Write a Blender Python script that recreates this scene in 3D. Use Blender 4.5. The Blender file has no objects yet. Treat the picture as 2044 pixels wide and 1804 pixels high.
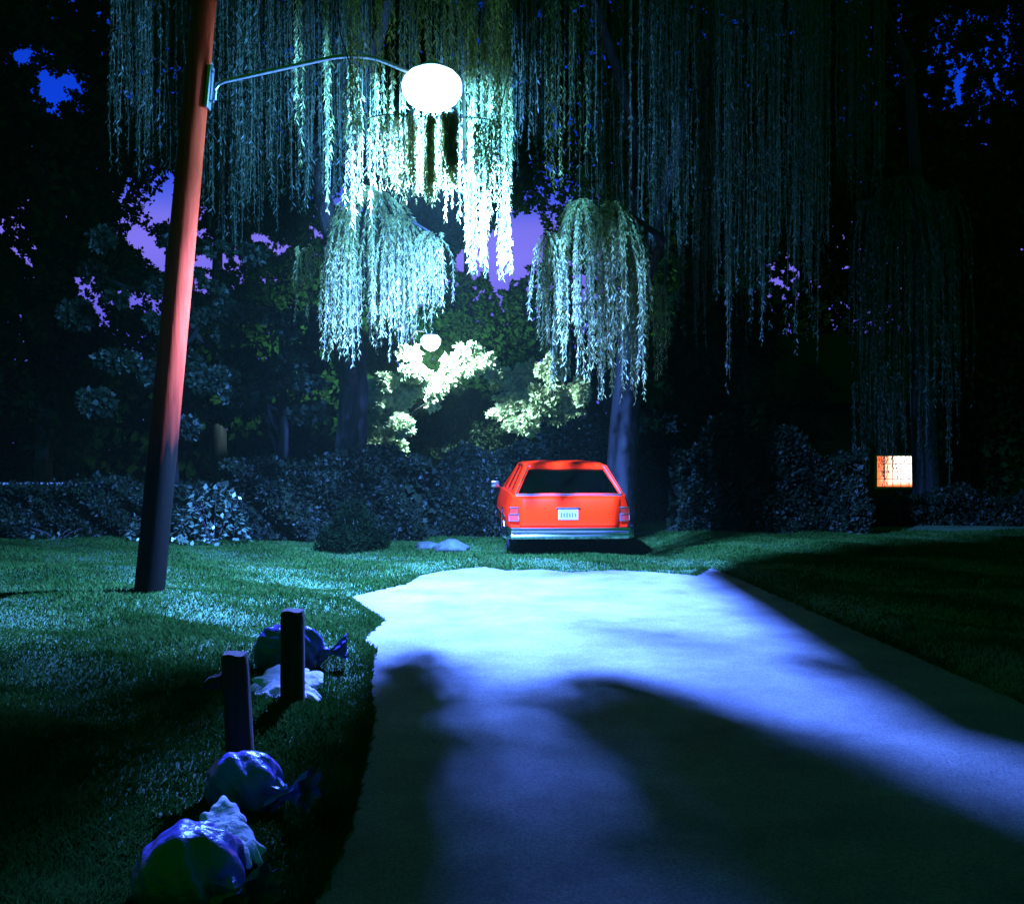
import bpy, bmesh, math, random
import numpy as np
from mathutils import Vector, Matrix
R = math.radians
rng = np.random.default_rng(7)
random.seed(7)
sc = bpy.context.scene
col = sc.collection

# ------------------------------------------------------------------ camera
cd = bpy.data.cameras.new('camera')
cam = bpy.data.objects.new('camera', cd); col.objects.link(cam)
cam.location = (0, 0, 1.7); cam.rotation_euler = (R(90), 0, 0)
cd.sensor_width = 36; cd.lens = 35.24; cd.shift_y = -0.006
cd.clip_start = 0.05; cd.clip_end = 600
sc.camera = cam
sc.view_settings.view_transform = 'Standard'; sc.view_settings.look = 'None'
sc.view_settings.exposure = 0.0; sc.view_settings.gamma = 1.0
try:
    sc.cycles.use_denoising = True
    sc.cycles.max_bounces = 5; sc.cycles.diffuse_bounces = 2; sc.cycles.transmission_bounces = 3
    sc.cycles.transparent_max_bounces = 8; sc.cycles.sample_clamp_indirect = 4.0
    sc.cycles.blur_glossy = 0.6
except Exception: pass

# ------------------------------------------------------------------ world: late dusk sky, bright only low in front, added green fill behind
W = bpy.data.worlds.new('World'); sc.world = W; W.use_nodes = True
nt = W.node_tree; N = nt.nodes; L = nt.links; N.clear()
out = N.new('ShaderNodeOutputWorld'); bg = N.new('ShaderNodeBackground')
tc = N.new('ShaderNodeTexCoord'); sx = N.new('ShaderNodeSeparateXYZ')
L.new(tc.outputs['Generated'], sx.inputs[0])
ramp = N.new('ShaderNodeValToRGB'); el = ramp.color_ramp.elements
el[0].position = 0.10; el[0].color = (0.10, 0.10, 0.75, 1)
el[1].position = 0.185; el[1].color = (0.22, 0.18, 0.90, 1)
for p, c in ((0.213, (0.19, 0.17, 0.86)), (0.228, (0.09, 0.13, 0.84)), (0.25, (0.03, 0.08, 0.80)), (0.29, (0.003, 0.05, 0.72)), (0.5, (0.002, 0.03, 0.30)), (0.8, (0.001, 0.02, 0.01))):
    e = el.new(p); e.color = (*c, 1)
L.new(sx.outputs['Z'], ramp.inputs[0])
mr = N.new('ShaderNodeMapRange'); mr.interpolation_type = 'SMOOTHSTEP'
mr.inputs['From Min'].default_value = 0.35; mr.inputs['From Max'].default_value = 0.75
L.new(sx.outputs['Y'], mr.inputs['Value'])
mix = N.new('ShaderNodeMix'); mix.data_type = 'RGBA'
L.new(mr.outputs[0], mix.inputs['Factor'])
mix.inputs[6].default_value = (0.0003, 0.085, 0.0003, 1)
L.new(ramp.outputs[0], mix.inputs[7])
nish = N.new('ShaderNodeTexSky'); nish.sky_type = 'NISHITA'; nish.sun_disc = False
nish.sun_elevation = R(-4); nish.sun_rotation = R(0)
add = N.new('ShaderNodeMix'); add.data_type = 'RGBA'; add.blend_type = 'ADD'
add.inputs['Factor'].default_value = 0.01
L.new(mix.outputs[2], add.inputs[6]); L.new(nish.outputs[0], add.inputs[7])
L.new(add.outputs[2], bg.inputs['Color']); bg.inputs['Strength'].default_value = 1.0
L.new(bg.outputs[0], out.inputs['Surface'])

LAMP = Vector((-0.90, 11.30, 5.72))          # near street lamp
LAMP2 = Vector((-2.35, 29.0, 4.75))          # far street lamp
LIGHTC = (0.085, 0.32, 1.0)
def point_light(name, loc, power, colr, rad):
    ld = bpy.data.lights.new(name, 'POINT'); ld.energy = power; ld.color = colr; ld.shadow_soft_size = rad
    o = bpy.data.objects.new(name, ld); col.objects.link(o); o.location = loc
    return o
P1 = 8500.0; P2 = 13000.0; SPOT = 86000.0

# ------------------------------------------------------------------ helpers
def px(x, y, D):
    return Vector(((x-1021.5)/2000*D, D, 1.7-(y-890)/2000*D))
def gp(x, y):
    D = 3400.0/(y-890); return ((x-1021.5)/2000*D, D)

def tag(o, label=None, cat=None, group=None, kind=None):
    if label: o['label'] = label
    if cat: o['category'] = cat
    if group: o['group'] = group
    if kind: o['kind'] = kind
    return o
def empty(name, loc, label, cat, group=None, rz=0):
    o = bpy.data.objects.new(name, None); col.objects.link(o)
    o.location = loc; o.rotation_euler = (0, 0, rz); o.empty_display_size = 0.2
    return tag(o, label, cat, group)
def link(name, me, mat, parent=None, loc=None, smooth=False):
    o = bpy.data.objects.new(name, me); col.objects.link(o)
    if mat: me.materials.append(mat)
    if smooth: me.polygons.foreach_set('use_smooth', [True]*len(me.polygons))
    if parent is not None:
        o.parent = parent
    if loc is not None: o.location = loc
    return o
def fast_mesh(name, V, F):
    """V (n,3), F (m,k) all the same k"""
    V = np.asarray(V, dtype=np.float32); F = np.asarray(F, dtype=np.int32)
    me = bpy.data.meshes.new(name)
    me.vertices.add(len(V)); me.vertices.foreach_set('co', V.ravel())
    k = F.shape[1]
    me.loops.add(F.size); me.loops.foreach_set('vertex_index', F.ravel())
    me.polygons.add(len(F)); me.polygons.foreach_set('loop_start', np.arange(0, F.size, k, dtype=np.int32))
    try: me.polygons.foreach_set('loop_total', np.full(len(F), k, dtype=np.int32))
    except Exception: pass
    me.update(calc_edges=True)
    return me
class MB:
    def __init__(s): s.bm = bmesh.new()
    def box(s, c, size, rot=None, bev=0):
        M = Matrix.Translation(c) @ (rot if rot is not None else Matrix()) @ Matrix.Diagonal((*size, 1))
        r = bmesh.ops.create_cube(s.bm, size=1, matrix=M)
        if bev:
            es = list({e for v in r['verts'] for e in v.link_edges})
            bmesh.ops.bevel(s.bm, geom=es, offset=bev, segments=2, affect='EDGES', profile=0.6)
        return s
    def tube(s, pts, rad, n=10, cap=True):
        pts = [Vector(p) for p in pts]
        if not hasattr(rad, '__len__'): rad = [rad]*len(pts)
        rings = []; up = Vector((0.13, 0.31, 1)).normalized()
        for i, p in enumerate(pts):
            t = (pts[min(i+1, len(pts)-1)]-pts[max(i-1, 0)])
            if t.length < 1e-9: t = Vector((0, 0, 1))
            t.normalize()
            a = t.cross(up)
            if a.length < .1: a = t.cross(Vector((1, 0, 0)))
            a.normalize(); b = t.cross(a)
            rings.append([s.bm.verts.new(p+(a*math.cos(k*2*math.pi/n)+b*math.sin(k*2*math.pi/n))*rad[i]) for k in range(n)])
        for r0, r1 in zip(rings, rings[1:]):
            for k in range(n):
                s.bm.faces.new((r0[k], r0[(k+1) % n], r1[(k+1) % n], r1[k]))
        if cap:
            s.bm.faces.new(rings[0][::-1]); s.bm.faces.new(rings[-1])
        return s
    def lathe(s, prof, c, axis='Z', n=24):
        """prof: (r, h) list round an axis"""
        rings = []
        for r, h in prof:
            ring = []
            for k in range(n):
                a = 2*math.pi*k/n
                if axis == 'Z': v = Vector((r*math.cos(a), r*math.sin(a), h))
                elif axis == 'X': v = Vector((h, r*math.cos(a), r*math.sin(a)))
                else: v = Vector((r*math.cos(a), h, r*math.sin(a)))
                ring.append(s.bm.verts.new(Vector(c)+v))
            rings.append(ring)
        for r0, r1 in zip(rings, rings[1:]):
            for k in range(n): s.bm.faces.new((r0[k], r0[(k+1) % n], r1[(k+1) % n], r1[k]))
        s.bm.faces.new(rings[0][::-1]); s.bm.faces.new(rings[-1])
        return s
    def poly(s, pts):
        s.bm.faces.new([s.bm.verts.new(p) for p in pts]); return s
    def slab(s, pts, thick):
        """a polygon given thickness along -normal"""
        pts = [Vector(p) for p in pts]
        n = (pts[1]-pts[0]).cross(pts[2]-pts[0]).normalized()*thick
        a = [s.bm.verts.new(p) for p in pts]; b = [s.bm.verts.new(p-n) for p in pts]
        s.bm.faces.new(a); s.bm.faces.new(b[::-1])
        for i in range(len(pts)):
            j = (i+1) % len(pts); s.bm.faces.new((a[j], a[i], b[i], b[j]))
        return s
    def build(s, name, mat, parent=None, smooth=False, loc=None):
        bmesh.ops.recalc_face_normals(s.bm, faces=s.bm.faces)
        me = bpy.data.meshes.new(name); s.bm.to_mesh(me); s.bm.free()
        o = link(name, me, mat, parent, loc, smooth)
        if smooth:
            try:
                for p in me.polygons: p.use_smooth = True
                me.set_sharp_from_angle(angle=R(38))
            except Exception: pass
        return o

# ------------------------------------------------------------------ materials
def mat_new(name):
    m = bpy.data.materials.new(name); m.use_nodes = True
    return m, m.node_tree.nodes, m.node_tree.links, m.node_tree.nodes['Principled BSDF']
def mat(name, c, rough=0.7, metal=0.0, c2=None, scale=6, bump=0, bscale=40, coat=0, spec=0.5, stretch=None, emit=None, es=0, detail=4):
    m, N, L, B = mat_new(name)
    B.inputs['Base Color'].default_value = (*c, 1); B.inputs['Roughness'].default_value = rough
    B.inputs['Metallic'].default_value = metal; B.inputs['Coat Weight'].default_value = coat
    B.inputs['Specular IOR Level'].default_value = spec
    tc = N.new('ShaderNodeTexCoord'); mp = N.new('ShaderNodeMapping')
    L.new(tc.outputs['Object'], mp.inputs[0])
    if stretch: mp.inputs['Scale'].default_value = stretch
    if c2:
        n = N.new('ShaderNodeTexNoise'); n.inputs['Scale'].default_value = scale; n.inputs['Detail'].default_value = detail
        L.new(mp.outputs[0], n.inputs['Vector'])
        r = N.new('ShaderNodeValToRGB'); r.color_ramp.elements[0].position = .35; r.color_ramp.elements[1].position = .65
        r.color_ramp.elements[0].color = (*c, 1); r.color_ramp.elements[1].color = (*c2, 1)
        L.new(n.outputs['Fac'], r.inputs[0]); L.new(r.outputs[0], B.inputs['Base Color'])
    if bump:
        n = N.new('ShaderNodeTexNoise'); n.inputs['Scale'].default_value = bscale; n.inputs['Detail'].default_value = 5
        L.new(mp.outputs[0], n.inputs['Vector'])
        b = N.new('ShaderNodeBump'); b.inputs['Strength'].default_value = bump; b.inputs['Distance'].default_value = .02
        L.new(n.outputs['Fac'], b.inputs['Height']); L.new(b.outputs[0], B.inputs['Normal'])
    if emit:
        B.inputs['Emission Color'].default_value = (*emit, 1); B.inputs['Emission Strength'].default_value = es
    return m
def leaf_mat(name, c, c2, trans=0.35, rough=0.6, scale=1.3, gloss=0.06):
    m = bpy.data.materials.new(name); m.use_nodes = True
    N = m.node_tree.nodes; L = m.node_tree.links; N.clear()
    o = N.new('ShaderNodeOutputMaterial')
    d = N.new('ShaderNodeBsdfDiffuse'); t = N.new('ShaderNodeBsdfTranslucent'); g = N.new('ShaderNodeBsdfGlossy')
    g.inputs['Roughness'].default_value = rough; g.inputs['Color'].default_value = (0.8, 0.9, 0.85, 1)
    tc = N.new('ShaderNodeTexCoord'); n = N.new('ShaderNodeTexNoise'); n.inputs['Scale'].default_value = scale
    n.inputs['Detail'].default_value = 6; n.inputs['Roughness'].default_value = .75
    L.new(tc.outputs['Object'], n.inputs['Vector'])
    r = N.new('ShaderNodeValToRGB'); r.color_ramp.elements[0].position = .38; r.color_ramp.elements[1].position = .62
    r.color_ramp.elements[0].color = (*c, 1); r.color_ramp.elements[1].color = (*c2, 1)
    L.new(n.outputs['Fac'], r.inputs[0]); L.new(r.outputs[0], d.inputs['Color']); L.new(r.outputs[0], t.inputs['Color'])
    a = N.new('ShaderNodeMixShader'); a.inputs[0].default_value = trans; L.new(d.outputs[0], a.inputs[1]); L.new(t.outputs[0], a.inputs[2])
    b = N.new('ShaderNodeMixShader'); b.inputs[0].default_value = gloss; L.new(a.outputs[0], b.inputs[1]); L.new(g.outputs[0], b.inputs[2])
    L.new(b.outputs[0], o.inputs['Surface'])
    return m

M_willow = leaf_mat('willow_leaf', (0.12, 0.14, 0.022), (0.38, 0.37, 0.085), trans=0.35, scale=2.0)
M_willow_shade = leaf_mat('willow_leaf_shaded_copy', (0.004, 0.019, 0.0015), (0.012, 0.037, 0.0035), trans=0.3, scale=1.2)  # darker copy of the willow leaf, shade put into the colour
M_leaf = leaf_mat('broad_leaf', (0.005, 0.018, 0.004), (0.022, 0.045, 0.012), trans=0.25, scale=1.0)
M_leaf_lit = leaf_mat('maple_leaf_lit', (0.20, 0.26, 0.13), (0.50, 0.55, 0.33), trans=0.4, scale=1.0)  # lamplit brightness put into the leaf colour
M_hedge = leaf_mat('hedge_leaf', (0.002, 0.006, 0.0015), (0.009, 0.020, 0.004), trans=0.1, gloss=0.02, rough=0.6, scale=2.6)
M_hosta = leaf_mat('large_leaf', (0.05, 0.10, 0.05), (0.10, 0.16, 0.09), trans=0.15, gloss=0.08, rough=0.4, scale=3)
M_far = leaf_mat('far_leaf', (0.006, 0.028, 0.004), (0.018, 0.042, 0.012), trans=0.1, gloss=0.0, scale=.6)
M_grass = leaf_mat('grass_blade', (0.012, 0.050, 0.006), (0.034, 0.088, 0.016), trans=0.3, scale=2.0, gloss=0.0)
M_bark = mat('bark', (0.012, 0.011, 0.010), .9, c2=(0.035, 0.032, 0.030), scale=8, stretch=(1, 1, .15), bump=.8, bscale=14)
M_twig = mat('twig', (0.10, 0.10, 0.05), .8, c2=(0.14, 0.13, 0.07), scale=3)

# ------------------------------------------------------------------ terrain
ROAD = [gp(*p) for p in [(744, 1330), (752, 1300), (722, 1284), (742, 1262), (768, 1240), (735, 1218), (700, 1192), (760, 1178),
        (812, 1166), (838, 1150), (880, 1141), (930, 1135), (968, 1132), (1010, 1140), (1080, 1137), (1140, 1143), (1220, 1139),
        (1300, 1142), (1360, 1147), (1392, 1150), (1408, 1140), (1420, 1134), (1440, 1142), (1500, 1168), (1600, 1212), (1700, 1257),
        (1800, 1300), (1900, 1344), (2043, 1406)]]
ROAD += [(3.42, 5.2), (3.5, 2.0), (3.6, -4), (-1.0, -4), (-0.85, 2.0)]
ROAD += [gp(*p) for p in [(640, 1790), (690, 1680), (712, 1600), (733, 1500), (748, 1430), (742, 1390)]]
RP = np.array(ROAD)
def inside_road(x, y):
    c = np.zeros(x.shape, bool); n = len(RP); j = n-1
    for i in range(n):
        xi, yi = RP[i]; xj, yj = RP[j]
        cond = ((yi > y) != (yj > y)) & (x < (xj-xi)*(y-yi)/((yj-yi)+1e-12)+xi)
        c ^= cond; j = i
    return c
def road_dist(x, y):
    d = np.full(x.shape, 1e9); n = len(RP)
    for i in range(n):
        a = RP[i]; b = RP[(i+1) % n]; ab = b-a
        t = np.clip(((x-a[0])*ab[0]+(y-a[1])*ab[1])/(ab@ab+1e-12), 0, 1)
        d = np.minimum(d, np.hypot(x-a[0]-t*ab[0], y-a[1]-t*ab[1]))
    return d
def smooth(t): t = np.clip(t, 0, 1); return t*t*(3-2*t)
def height(x, y):
    x = np.asarray(x, float); y = np.asarray(y, float)
    h = (.035*np.sin(1.1*x+.5*y+1)+.03*np.sin(2.3*y-.6*x)+.018*np.sin(3.7*x+4.3*y+.4*np.sin(2*x))+.012*np.sin(7.1*y+2.3*x))+.03
    d = np.where(inside_road(x, y), 0, road_dist(x, y))
    m = smooth(d/0.5)
    bank = .10*smooth((d)/.35)*smooth((x-2.1)/1.3)*np.clip((y+2)/6, 0, 1)
    far = np.clip(1-(y-13)/6, .25, 1)
    return h*m*far + bank - .012*(d <= 0) + .018*smooth(d/.10)
def grid_sheet(xs, ys):
    X, Y = np.meshgrid(xs, ys); Z = height(X, Y)
    V = np.stack([X, Y, Z], -1).reshape(-1, 3); nx = len(xs); ny = len(ys)
    i = np.arange(nx-1)[None, :]+np.arange(ny-1)[:, None]*nx
    F = np.stack([i, i+1, i+1+nx, i+nx], -1).reshape(-1, 4)
    return V, F
xs = np.concatenate([np.linspace(-150, -13, 14)[:-1], np.arange(-13, 9, .11), np.linspace(9, 150, 14)])
ys = np.concatenate([np.linspace(-60, 0, 9)[:-1], np.arange(0, 20, .11), np.linspace(20, 220, 18)])
V, F = grid_sheet(xs, ys)
M_ground = mat('lawn_soil', (0.010, 0.045, 0.004), .95, c2=(0.022, 0.075, 0.010), scale=3.5, bump=.7, bscale=35)
ground = link('ground', fast_mesh('ground', V, F), M_ground, smooth=True); tag(ground, kind='structure')

# road sheet with a ragged broken edge
pts = []
for i in range(len(ROAD)):
    a = np.array(ROAD[i]); b = np.array(ROAD[(i+1) % len(ROAD)]); n = max(1, int(np.linalg.norm(b-a)/.05))
    nrm = np.array([(b-a)[1], -(b-a)[0]])/(np.linalg.norm(b-a)+1e-9)
    for k in range(n):
        p = a+(b-a)*k/n
        j = .022*math.sin(17*p[0]+23*p[1])+.014*math.sin(51*p[1]-37*p[0])+random.uniform(-.012, .012)
        pts.append(p+nrm*j)
m, N_, L_, B = mat_new('asphalt')
tcn = N_.new('ShaderNodeTexCoord')
n1 = N_.new('ShaderNodeTexNoise'); n1.inputs['Scale'].default_value = 1.1; n1.inputs['Detail'].default_value = 7; n1.inputs['Roughness'].default_value = .65
n2 = N_.new('ShaderNodeTexNoise'); n2.inputs['Scale'].default_value = 90; n2.inputs['Detail'].default_value = 4
L_.new(tcn.outputs['Object'], n1.inputs['Vector']); L_.new(tcn.outputs['Object'], n2.inputs['Vector'])
r1 = N_.new('ShaderNodeValToRGB'); r1.color_ramp.elements[0].position = .3; r1.color_ramp.elements[1].position = .72
r1.color_ramp.elements[0].color = (.058, .056, .058, 1); r1.color_ramp.elements[1].color = (.150, .145, .145, 1)
r2 = N_.new('ShaderNodeValToRGB'); r2.color_ramp.elements[0].position = .3; r2.color_ramp.elements[1].position = .7
r2.color_ramp.elements[0].color = (.55, .55, .55, 1); r2.color_ramp.elements[1].color = (1.3, 1.3, 1.3, 1)
mm = N_.new('ShaderNodeMix'); mm.data_type = 'RGBA'; mm.blend_type = 'MULTIPLY'; mm.inputs['Factor'].default_value = 1
L_.new(n1.outputs['Fac'], r1.inputs[0]); L_.new(n2.outputs['Fac'], r2.inputs[0])
L_.new(r1.outputs[0], mm.inputs[6]); L_.new(r2.outputs[0], mm.inputs[7]); L_.new(mm.outputs[2], B.inputs['Base Color'])
bp = N_.new('ShaderNodeBump'); bp.inputs['Strength'].default_value = .7; bp.inputs['Distance'].default_value = .01
L_.new(n2.outputs['Fac'], bp.inputs['Height']); L_.new(bp.outputs[0], B.inputs['Normal'])
B.inputs['Roughness'].default_value = .85; B.inputs['Specular IOR Level'].default_value = .25
M_road = m
mb = MB(); mb.poly([(p[0], p[1], .006) for p in pts]); bmesh.ops.triangulate(mb.bm, faces=mb.bm.faces)
road = mb.build('road', M_road); tag(road, kind='structure')
for p_ in road.data.polygons:
    if p_.normal.z < 0: road.data.flip_normals(); break

# ------------------------------------------------------------------ leaf engines
def unit(v): return v/np.maximum(np.linalg.norm(v, axis=-1, keepdims=True), 1e-9)
def leaves_mesh(name, P, A, ln, wd, S=None):
    """diamond leaves: base P, axis A (unit), length ln, width wd"""
    n = len(P); ln = np.broadcast_to(ln, (n,))[:, None]; wd = np.broadcast_to(wd, (n,))[:, None]
    if S is None:
        S = unit(np.cross(A, rng.normal(size=(n, 3))))
    Nn = np.cross(A, S)
    v0 = P; v1 = P+A*ln*.42+S*wd*.5+Nn*wd*.12; v2 = P+A*ln; v3 = P+A*ln*.42-S*wd*.5+Nn*wd*.12
    V = np.stack([v0, v1, v2, v3], 1).reshape(-1, 3)
    F = np.arange(n*4).reshape(-1, 4)
    return fast_mesh(name, V, F)
def leaves(name, P, A, ln, wd, m, parent, base, S=None):
    return link(name, leaves_mesh(name, P-np.array(base), A, ln, wd, S), m, parent)

# openings between the crowns through which the dusk sky is seen: (direction x, direction y, radius)
GAPS = []
def speck(cx, cy, sx_, sy_, n, r0=2.0, r1=4.5):
    for _ in range(n):
        GAPS.append((cx+rng.normal()*sx_, cy+rng.normal()*sy_, rng.uniform(r0, r1)))
def specl(x0, y0, x1, y1, n, r0, r1, j=8):
    for _ in range(n):
        t = rng.uniform(); GAPS.append((x0+(x1-x0)*t+rng.normal()*j, y0+(y1-y0)*t+rng.normal()*j, rng.uniform(r0, r1)))
GAPS += [(1045, 488, 42), (1058, 465, 24), (1004, 515, 44), (962, 508, 36), (930, 520, 22), (997, 556, 22), (1072, 480, 16), (1030, 540, 20), (985, 478, 16), (945, 545, 14), (1066, 512, 16)]
speck(1000, 585, 75, 28, 70, 2, 5); speck(1075, 600, 15, 60, 14, 2, 4); speck(1110, 400, 40, 35, 35, 1.5, 3.5); specl(1000, 440, 1080, 440, 26, 3, 8, 6)
GAPS += [(100, 168, 17), (84, 152, 11), (135, 163, 13), (116, 192, 11), (148, 170, 9), (38, 112, 12), (52, 104, 8)]
speck(110, 190, 28, 24, 55, 1.5, 4.5); speck(50, 105, 25, 20, 18, 1.5, 4)
GAPS += [(328, 398, 18), (318, 424, 19), (308, 440, 8), (336, 372, 13), (334, 425, 16), (340, 352, 8)]
speck(305, 415, 30, 40, 50, 1.5, 5)
specl(268, 470, 330, 530, 32, 3, 9, 8); specl(282, 478, 330, 520, 20, 6, 10, 4)
GAPS += [(404, 522, 13), (440, 520, 12), (420, 526, 11)]
speck(440, 530, 45, 25, 45, 1.5, 5); speck(400, 440, 25, 35, 18, 1.5, 4); speck(395, 560, 18, 20, 14, 2, 4)
specl(150, 550, 215, 640, 34, 2, 5, 10); speck(300, 605, 28, 12, 26, 2, 6); speck(40, 480, 17, 28, 16, 1.5, 4.5); speck(4, 452, 5, 10, 8, 2, 4)
specl(505, 472, 570, 500, 20, 2, 6, 6); speck(640, 470, 12, 14, 9, 2, 4); speck(700, 330, 10, 30, 8, 2, 3)
GAPS += [(690, 392, 16), (706, 384, 14), (722, 378, 10), (684, 402, 9)]
speck(690, 400, 22, 22, 26, 1.5, 5); speck(640, 440, 12, 30, 12, 1.5, 3.5); speck(60, 420, 15, 15, 6, 1.5, 3.5)
speck(1552, 565, 36, 26, 34, 1.5, 4.5); speck(1572, 745, 18, 46, 44, 1.5, 4.5); speck(1510, 750, 17, 12, 11, 1.5, 4.5)
GAPS += [(1912, 163, 9), (1916, 148, 8), (1910, 182, 9), (1914, 200, 7), (1908, 172, 8)]
speck(1920, 150, 46, 55, 75, 1.5, 4.5); speck(880, 560, 10, 14, 8, 2, 4)
GAPS = np.array(GAPS)
def gapd(P):
    """how far (in the same units) a point is from the nearest opening"""
    X = P[:, 0]/P[:, 1]*2000+1021.5; Y = 890-(P[:, 2]-1.7)/P[:, 1]*2000
    d = np.full(len(P), 1e9)
    for g in GAPS: d = np.minimum(d, np.hypot(X-g[0], Y-g[1])-g[2])
    return d

def clump_points(clumps, n):
    """points spread through ellipsoid clumps, denser towards their outsides; clumps: (x,y,z,rx,ry,rz)"""
    C = np.array(clumps, float); w = C[:, 3]*C[:, 5]; k = rng.choice(len(C), n, p=w/w.sum())
    u = unit(rng.normal(size=(n, 3))); r = rng.uniform(0, 1, n)**.45
    r = r*(1+.16*np.sin(u[:, 0]*7+k)+.12*np.sin(u[:, 2]*9+k*2))
    return C[k, :3]+u*r[:, None]*C[k, 3:6], u
def crown_cloud(clumps, n, leaf, aspect=.6, margin=.5, keep=None):
    P, u = clump_points(clumps, n)
    leafs = leaf*rng.uniform(.7, 1.3, n)
    d = gapd(P); D = np.maximum(P[:, 1], 1)
    ok = (d > leafs/D*2000*margin) & (P[:, 2] > .05)
    if keep is not None: ok &= keep(P, d)
    P = P[ok]; u = u[ok]; leafs = leafs[ok]
    A = unit(u*.5+rng.normal(size=P.shape)*.8+np.array([0, 0, -.25]))
    return P, A, leafs
def limbs(mb, base, top, clumps, r0):
    b = Vector(base); t = Vector(top)
    mid = b.lerp(t, .5)+Vector((random.uniform(-.2, .2), random.uniform(-.2, .2), 0))
    mb.tube([b-Vector((0, 0, .15)), b+Vector((0, 0, .15)), b.lerp(mid, .5), mid, t], [r0*1.35, r0*1.1, r0*.9, r0*.75, r0*.35], 12)
    for c in clumps:
        e = Vector(c[:3]); s = b.lerp(t, random.uniform(.35, .85))
        q = s.lerp(e, .5)+Vector((0, 0, -.2))
        mb.tube([s, q, e], [r0*.4, r0*.25, r0*.06], 7)
def dark_tree(name, x, y, h, spread, label, leaf_m, nbig=5200, nsmall=42000, lo=.12, r0=.25, group=None, small=.13, big=.42, ncl=11, allsmall=0, cat='tree'):
    base = (x, y, float(height(x, y)))
    root = empty(name, base, label, cat, group)
    clumps = []
    for i in range(ncl):
        f = i/(ncl-1); zz = h*(lo+.12+(1-lo-.24)*f)
        rr = spread*(.55+.45*math.sin(math.pi*min(1, f*.9+.15)))
        a = random.uniform(0, 6.28); q = rr*random.uniform(.15, .55)
        clumps.append((x+q*math.cos(a), y+q*.6*math.sin(a), zz, rr*random.uniform(.5, .75), rr*.5, h*random.uniform(.11, .17)))
    P1_, A1, s1 = crown_cloud(clumps, nbig, big, margin=.75)
    P2_, A2, s2 = crown_cloud(clumps, nsmall, small, margin=.35, keep=lambda P, d: d < 55)
    P3_, A3, s3 = crown_cloud(clumps, max(10, allsmall), small, margin=.5)
    P = np.concatenate([P1_, P2_, P3_]); A = np.concatenate([A1, A2, A3]); s = np.concatenate([s1, s2, s3])
    leaves('crown', P, A, s, s*.62, leaf_m, root, base)
    mb = MB(); limbs(mb, (0, 0, 0), (0, 0, h*.8), [], r0)
    mb.build('trunk', M_bark, root, smooth=True)
    return root

# ------------------------------------------------------------------ willows
class Willow:
    def __init__(s): s.P = []; s.A = []; s.l = []; s.tw = []
    def strand(s, S, az, Rr, Ln, ll=.085, step=.028, k=1.6, arch=0.0, gap=0.0):
        S = np.array(S, float)
        n = max(6, int(Ln/step))
        t = np.linspace(0, 1, n)
        off = Rr*(1-(1-t)**2.6)
        wob = .025*np.sin(t*Ln*3.1+az*5)
        dx = math.cos(az); dy = math.sin(az)
        z = -Ln*t**k + arch*np.sin(np.clip(t*3, 0, math.pi))
        P = S+np.stack([dx*(off+wob), dy*(off+wob)+.02*np.cos(t*Ln*2+az), z], -1)
        T = unit(np.gradient(P, axis=0))
        ang = np.arange(n)*2.4+rng.uniform(0, 6)
        side = unit(np.stack([np.cos(ang), np.sin(ang), 0*ang], -1)+rng.normal(size=P.shape)*.25)
        A = unit(T*.75+side*rng.uniform(.35, .75, (n, 1))+np.array([0, 0, -.2]))
        g = (np.sin(t*Ln*7+rng.uniform(0, 6.28)) > -1+2*gap)
        keep = (rng.uniform(size=n) > .08) & g
        s.P.append(P[keep]); s.A.append(A[keep]); s.l.append(ll*rng.uniform(.65, 1.15, keep.sum()))
        # second leaf at the same node, other side
        A2 = unit(T*.75-side*rng.uniform(.35, .75, (n, 1))+np.array([0, 0, -.2]))
        keep = (rng.uniform(size=n) > .35) & g
        s.P.append(P[keep]); s.A.append(A2[keep]); s.l.append(ll*rng.uniform(.6, 1.05, keep.sum()))
        s.tw.append(P[::max(1, n//9)])
    def drape(s, S, n, wid, Ln, ll=.085, step=.03, jit=.25, Rr=.05, k=1.15):
        for _ in range(n):
            o = rng.normal(size=2)*wid
            s.strand((S[0]+o[0], S[1]+o[1], S[2]+rng.uniform(-.08, .08)), rng.uniform(0, 6.28), Rr*rng.uniform(.5, 1.5), Ln*(1-jit*rng.uniform()), ll, step, k)
    def fountain(s, S, n, Rr, Ln, ll=.085, step=.028, spread=.06, k=1.6, lo=.55):
        for i in range(n):
            az = rng.uniform(0, 6.28); q = rng.uniform(.15, 1)**.6
            s.strand((S[0]+rng.normal()*spread, S[1]+rng.normal()*spread, S[2]-.1*rng.uniform()), az, Rr*q, Ln*rng.uniform(lo, 1)*(1-.12*q), ll, step, k)
    def build(s, root, base, m, cull=False, wr=.2, name='crown'):
        P = np.concatenate(s.P); A = np.concatenate(s.A); l = np.concatenate(s.l)
        if cull:
            ok = gapd(P) > 5; P = P[ok]; A = A[ok]; l = l[ok]
        c = leaves(name, P, A, l, l*wr, m, root, base)
        V = []; F = []; nv = 0
        for p in s.tw:
            for i in range(len(p)-1):
                a = p[i]-np.array(base); b = p[i+1]-np.array(base); w = np.array([.0028, 0, 0]); w2 = np.array([0, .0028, 0])
                V += [a-w, a+w, b+w, b-w, a-w2, a+w2, b+w2, b-w2]
                F += [(nv, nv+1, nv+2, nv+3), (nv+4, nv+5, nv+6, nv+7)]; nv += 8
        if cull:
            V = np.array(V); F = np.array(F)
            ok = gapd(V[F[:, 0]]+np.array(base)) > 6; F = F[ok]
        link('twigs', fast_mesh('twigs', V, F), M_twig, root)
        return c
def bough(mb, pts, r0, r1, base):
    n = len(pts); mb.tube([Vector(p)-Vector(base) for p in pts], [r0+(r1-r0)*i/(n-1) for i in range(n)], 9)
GW = 'weeping willows overhanging the drive'
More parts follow.
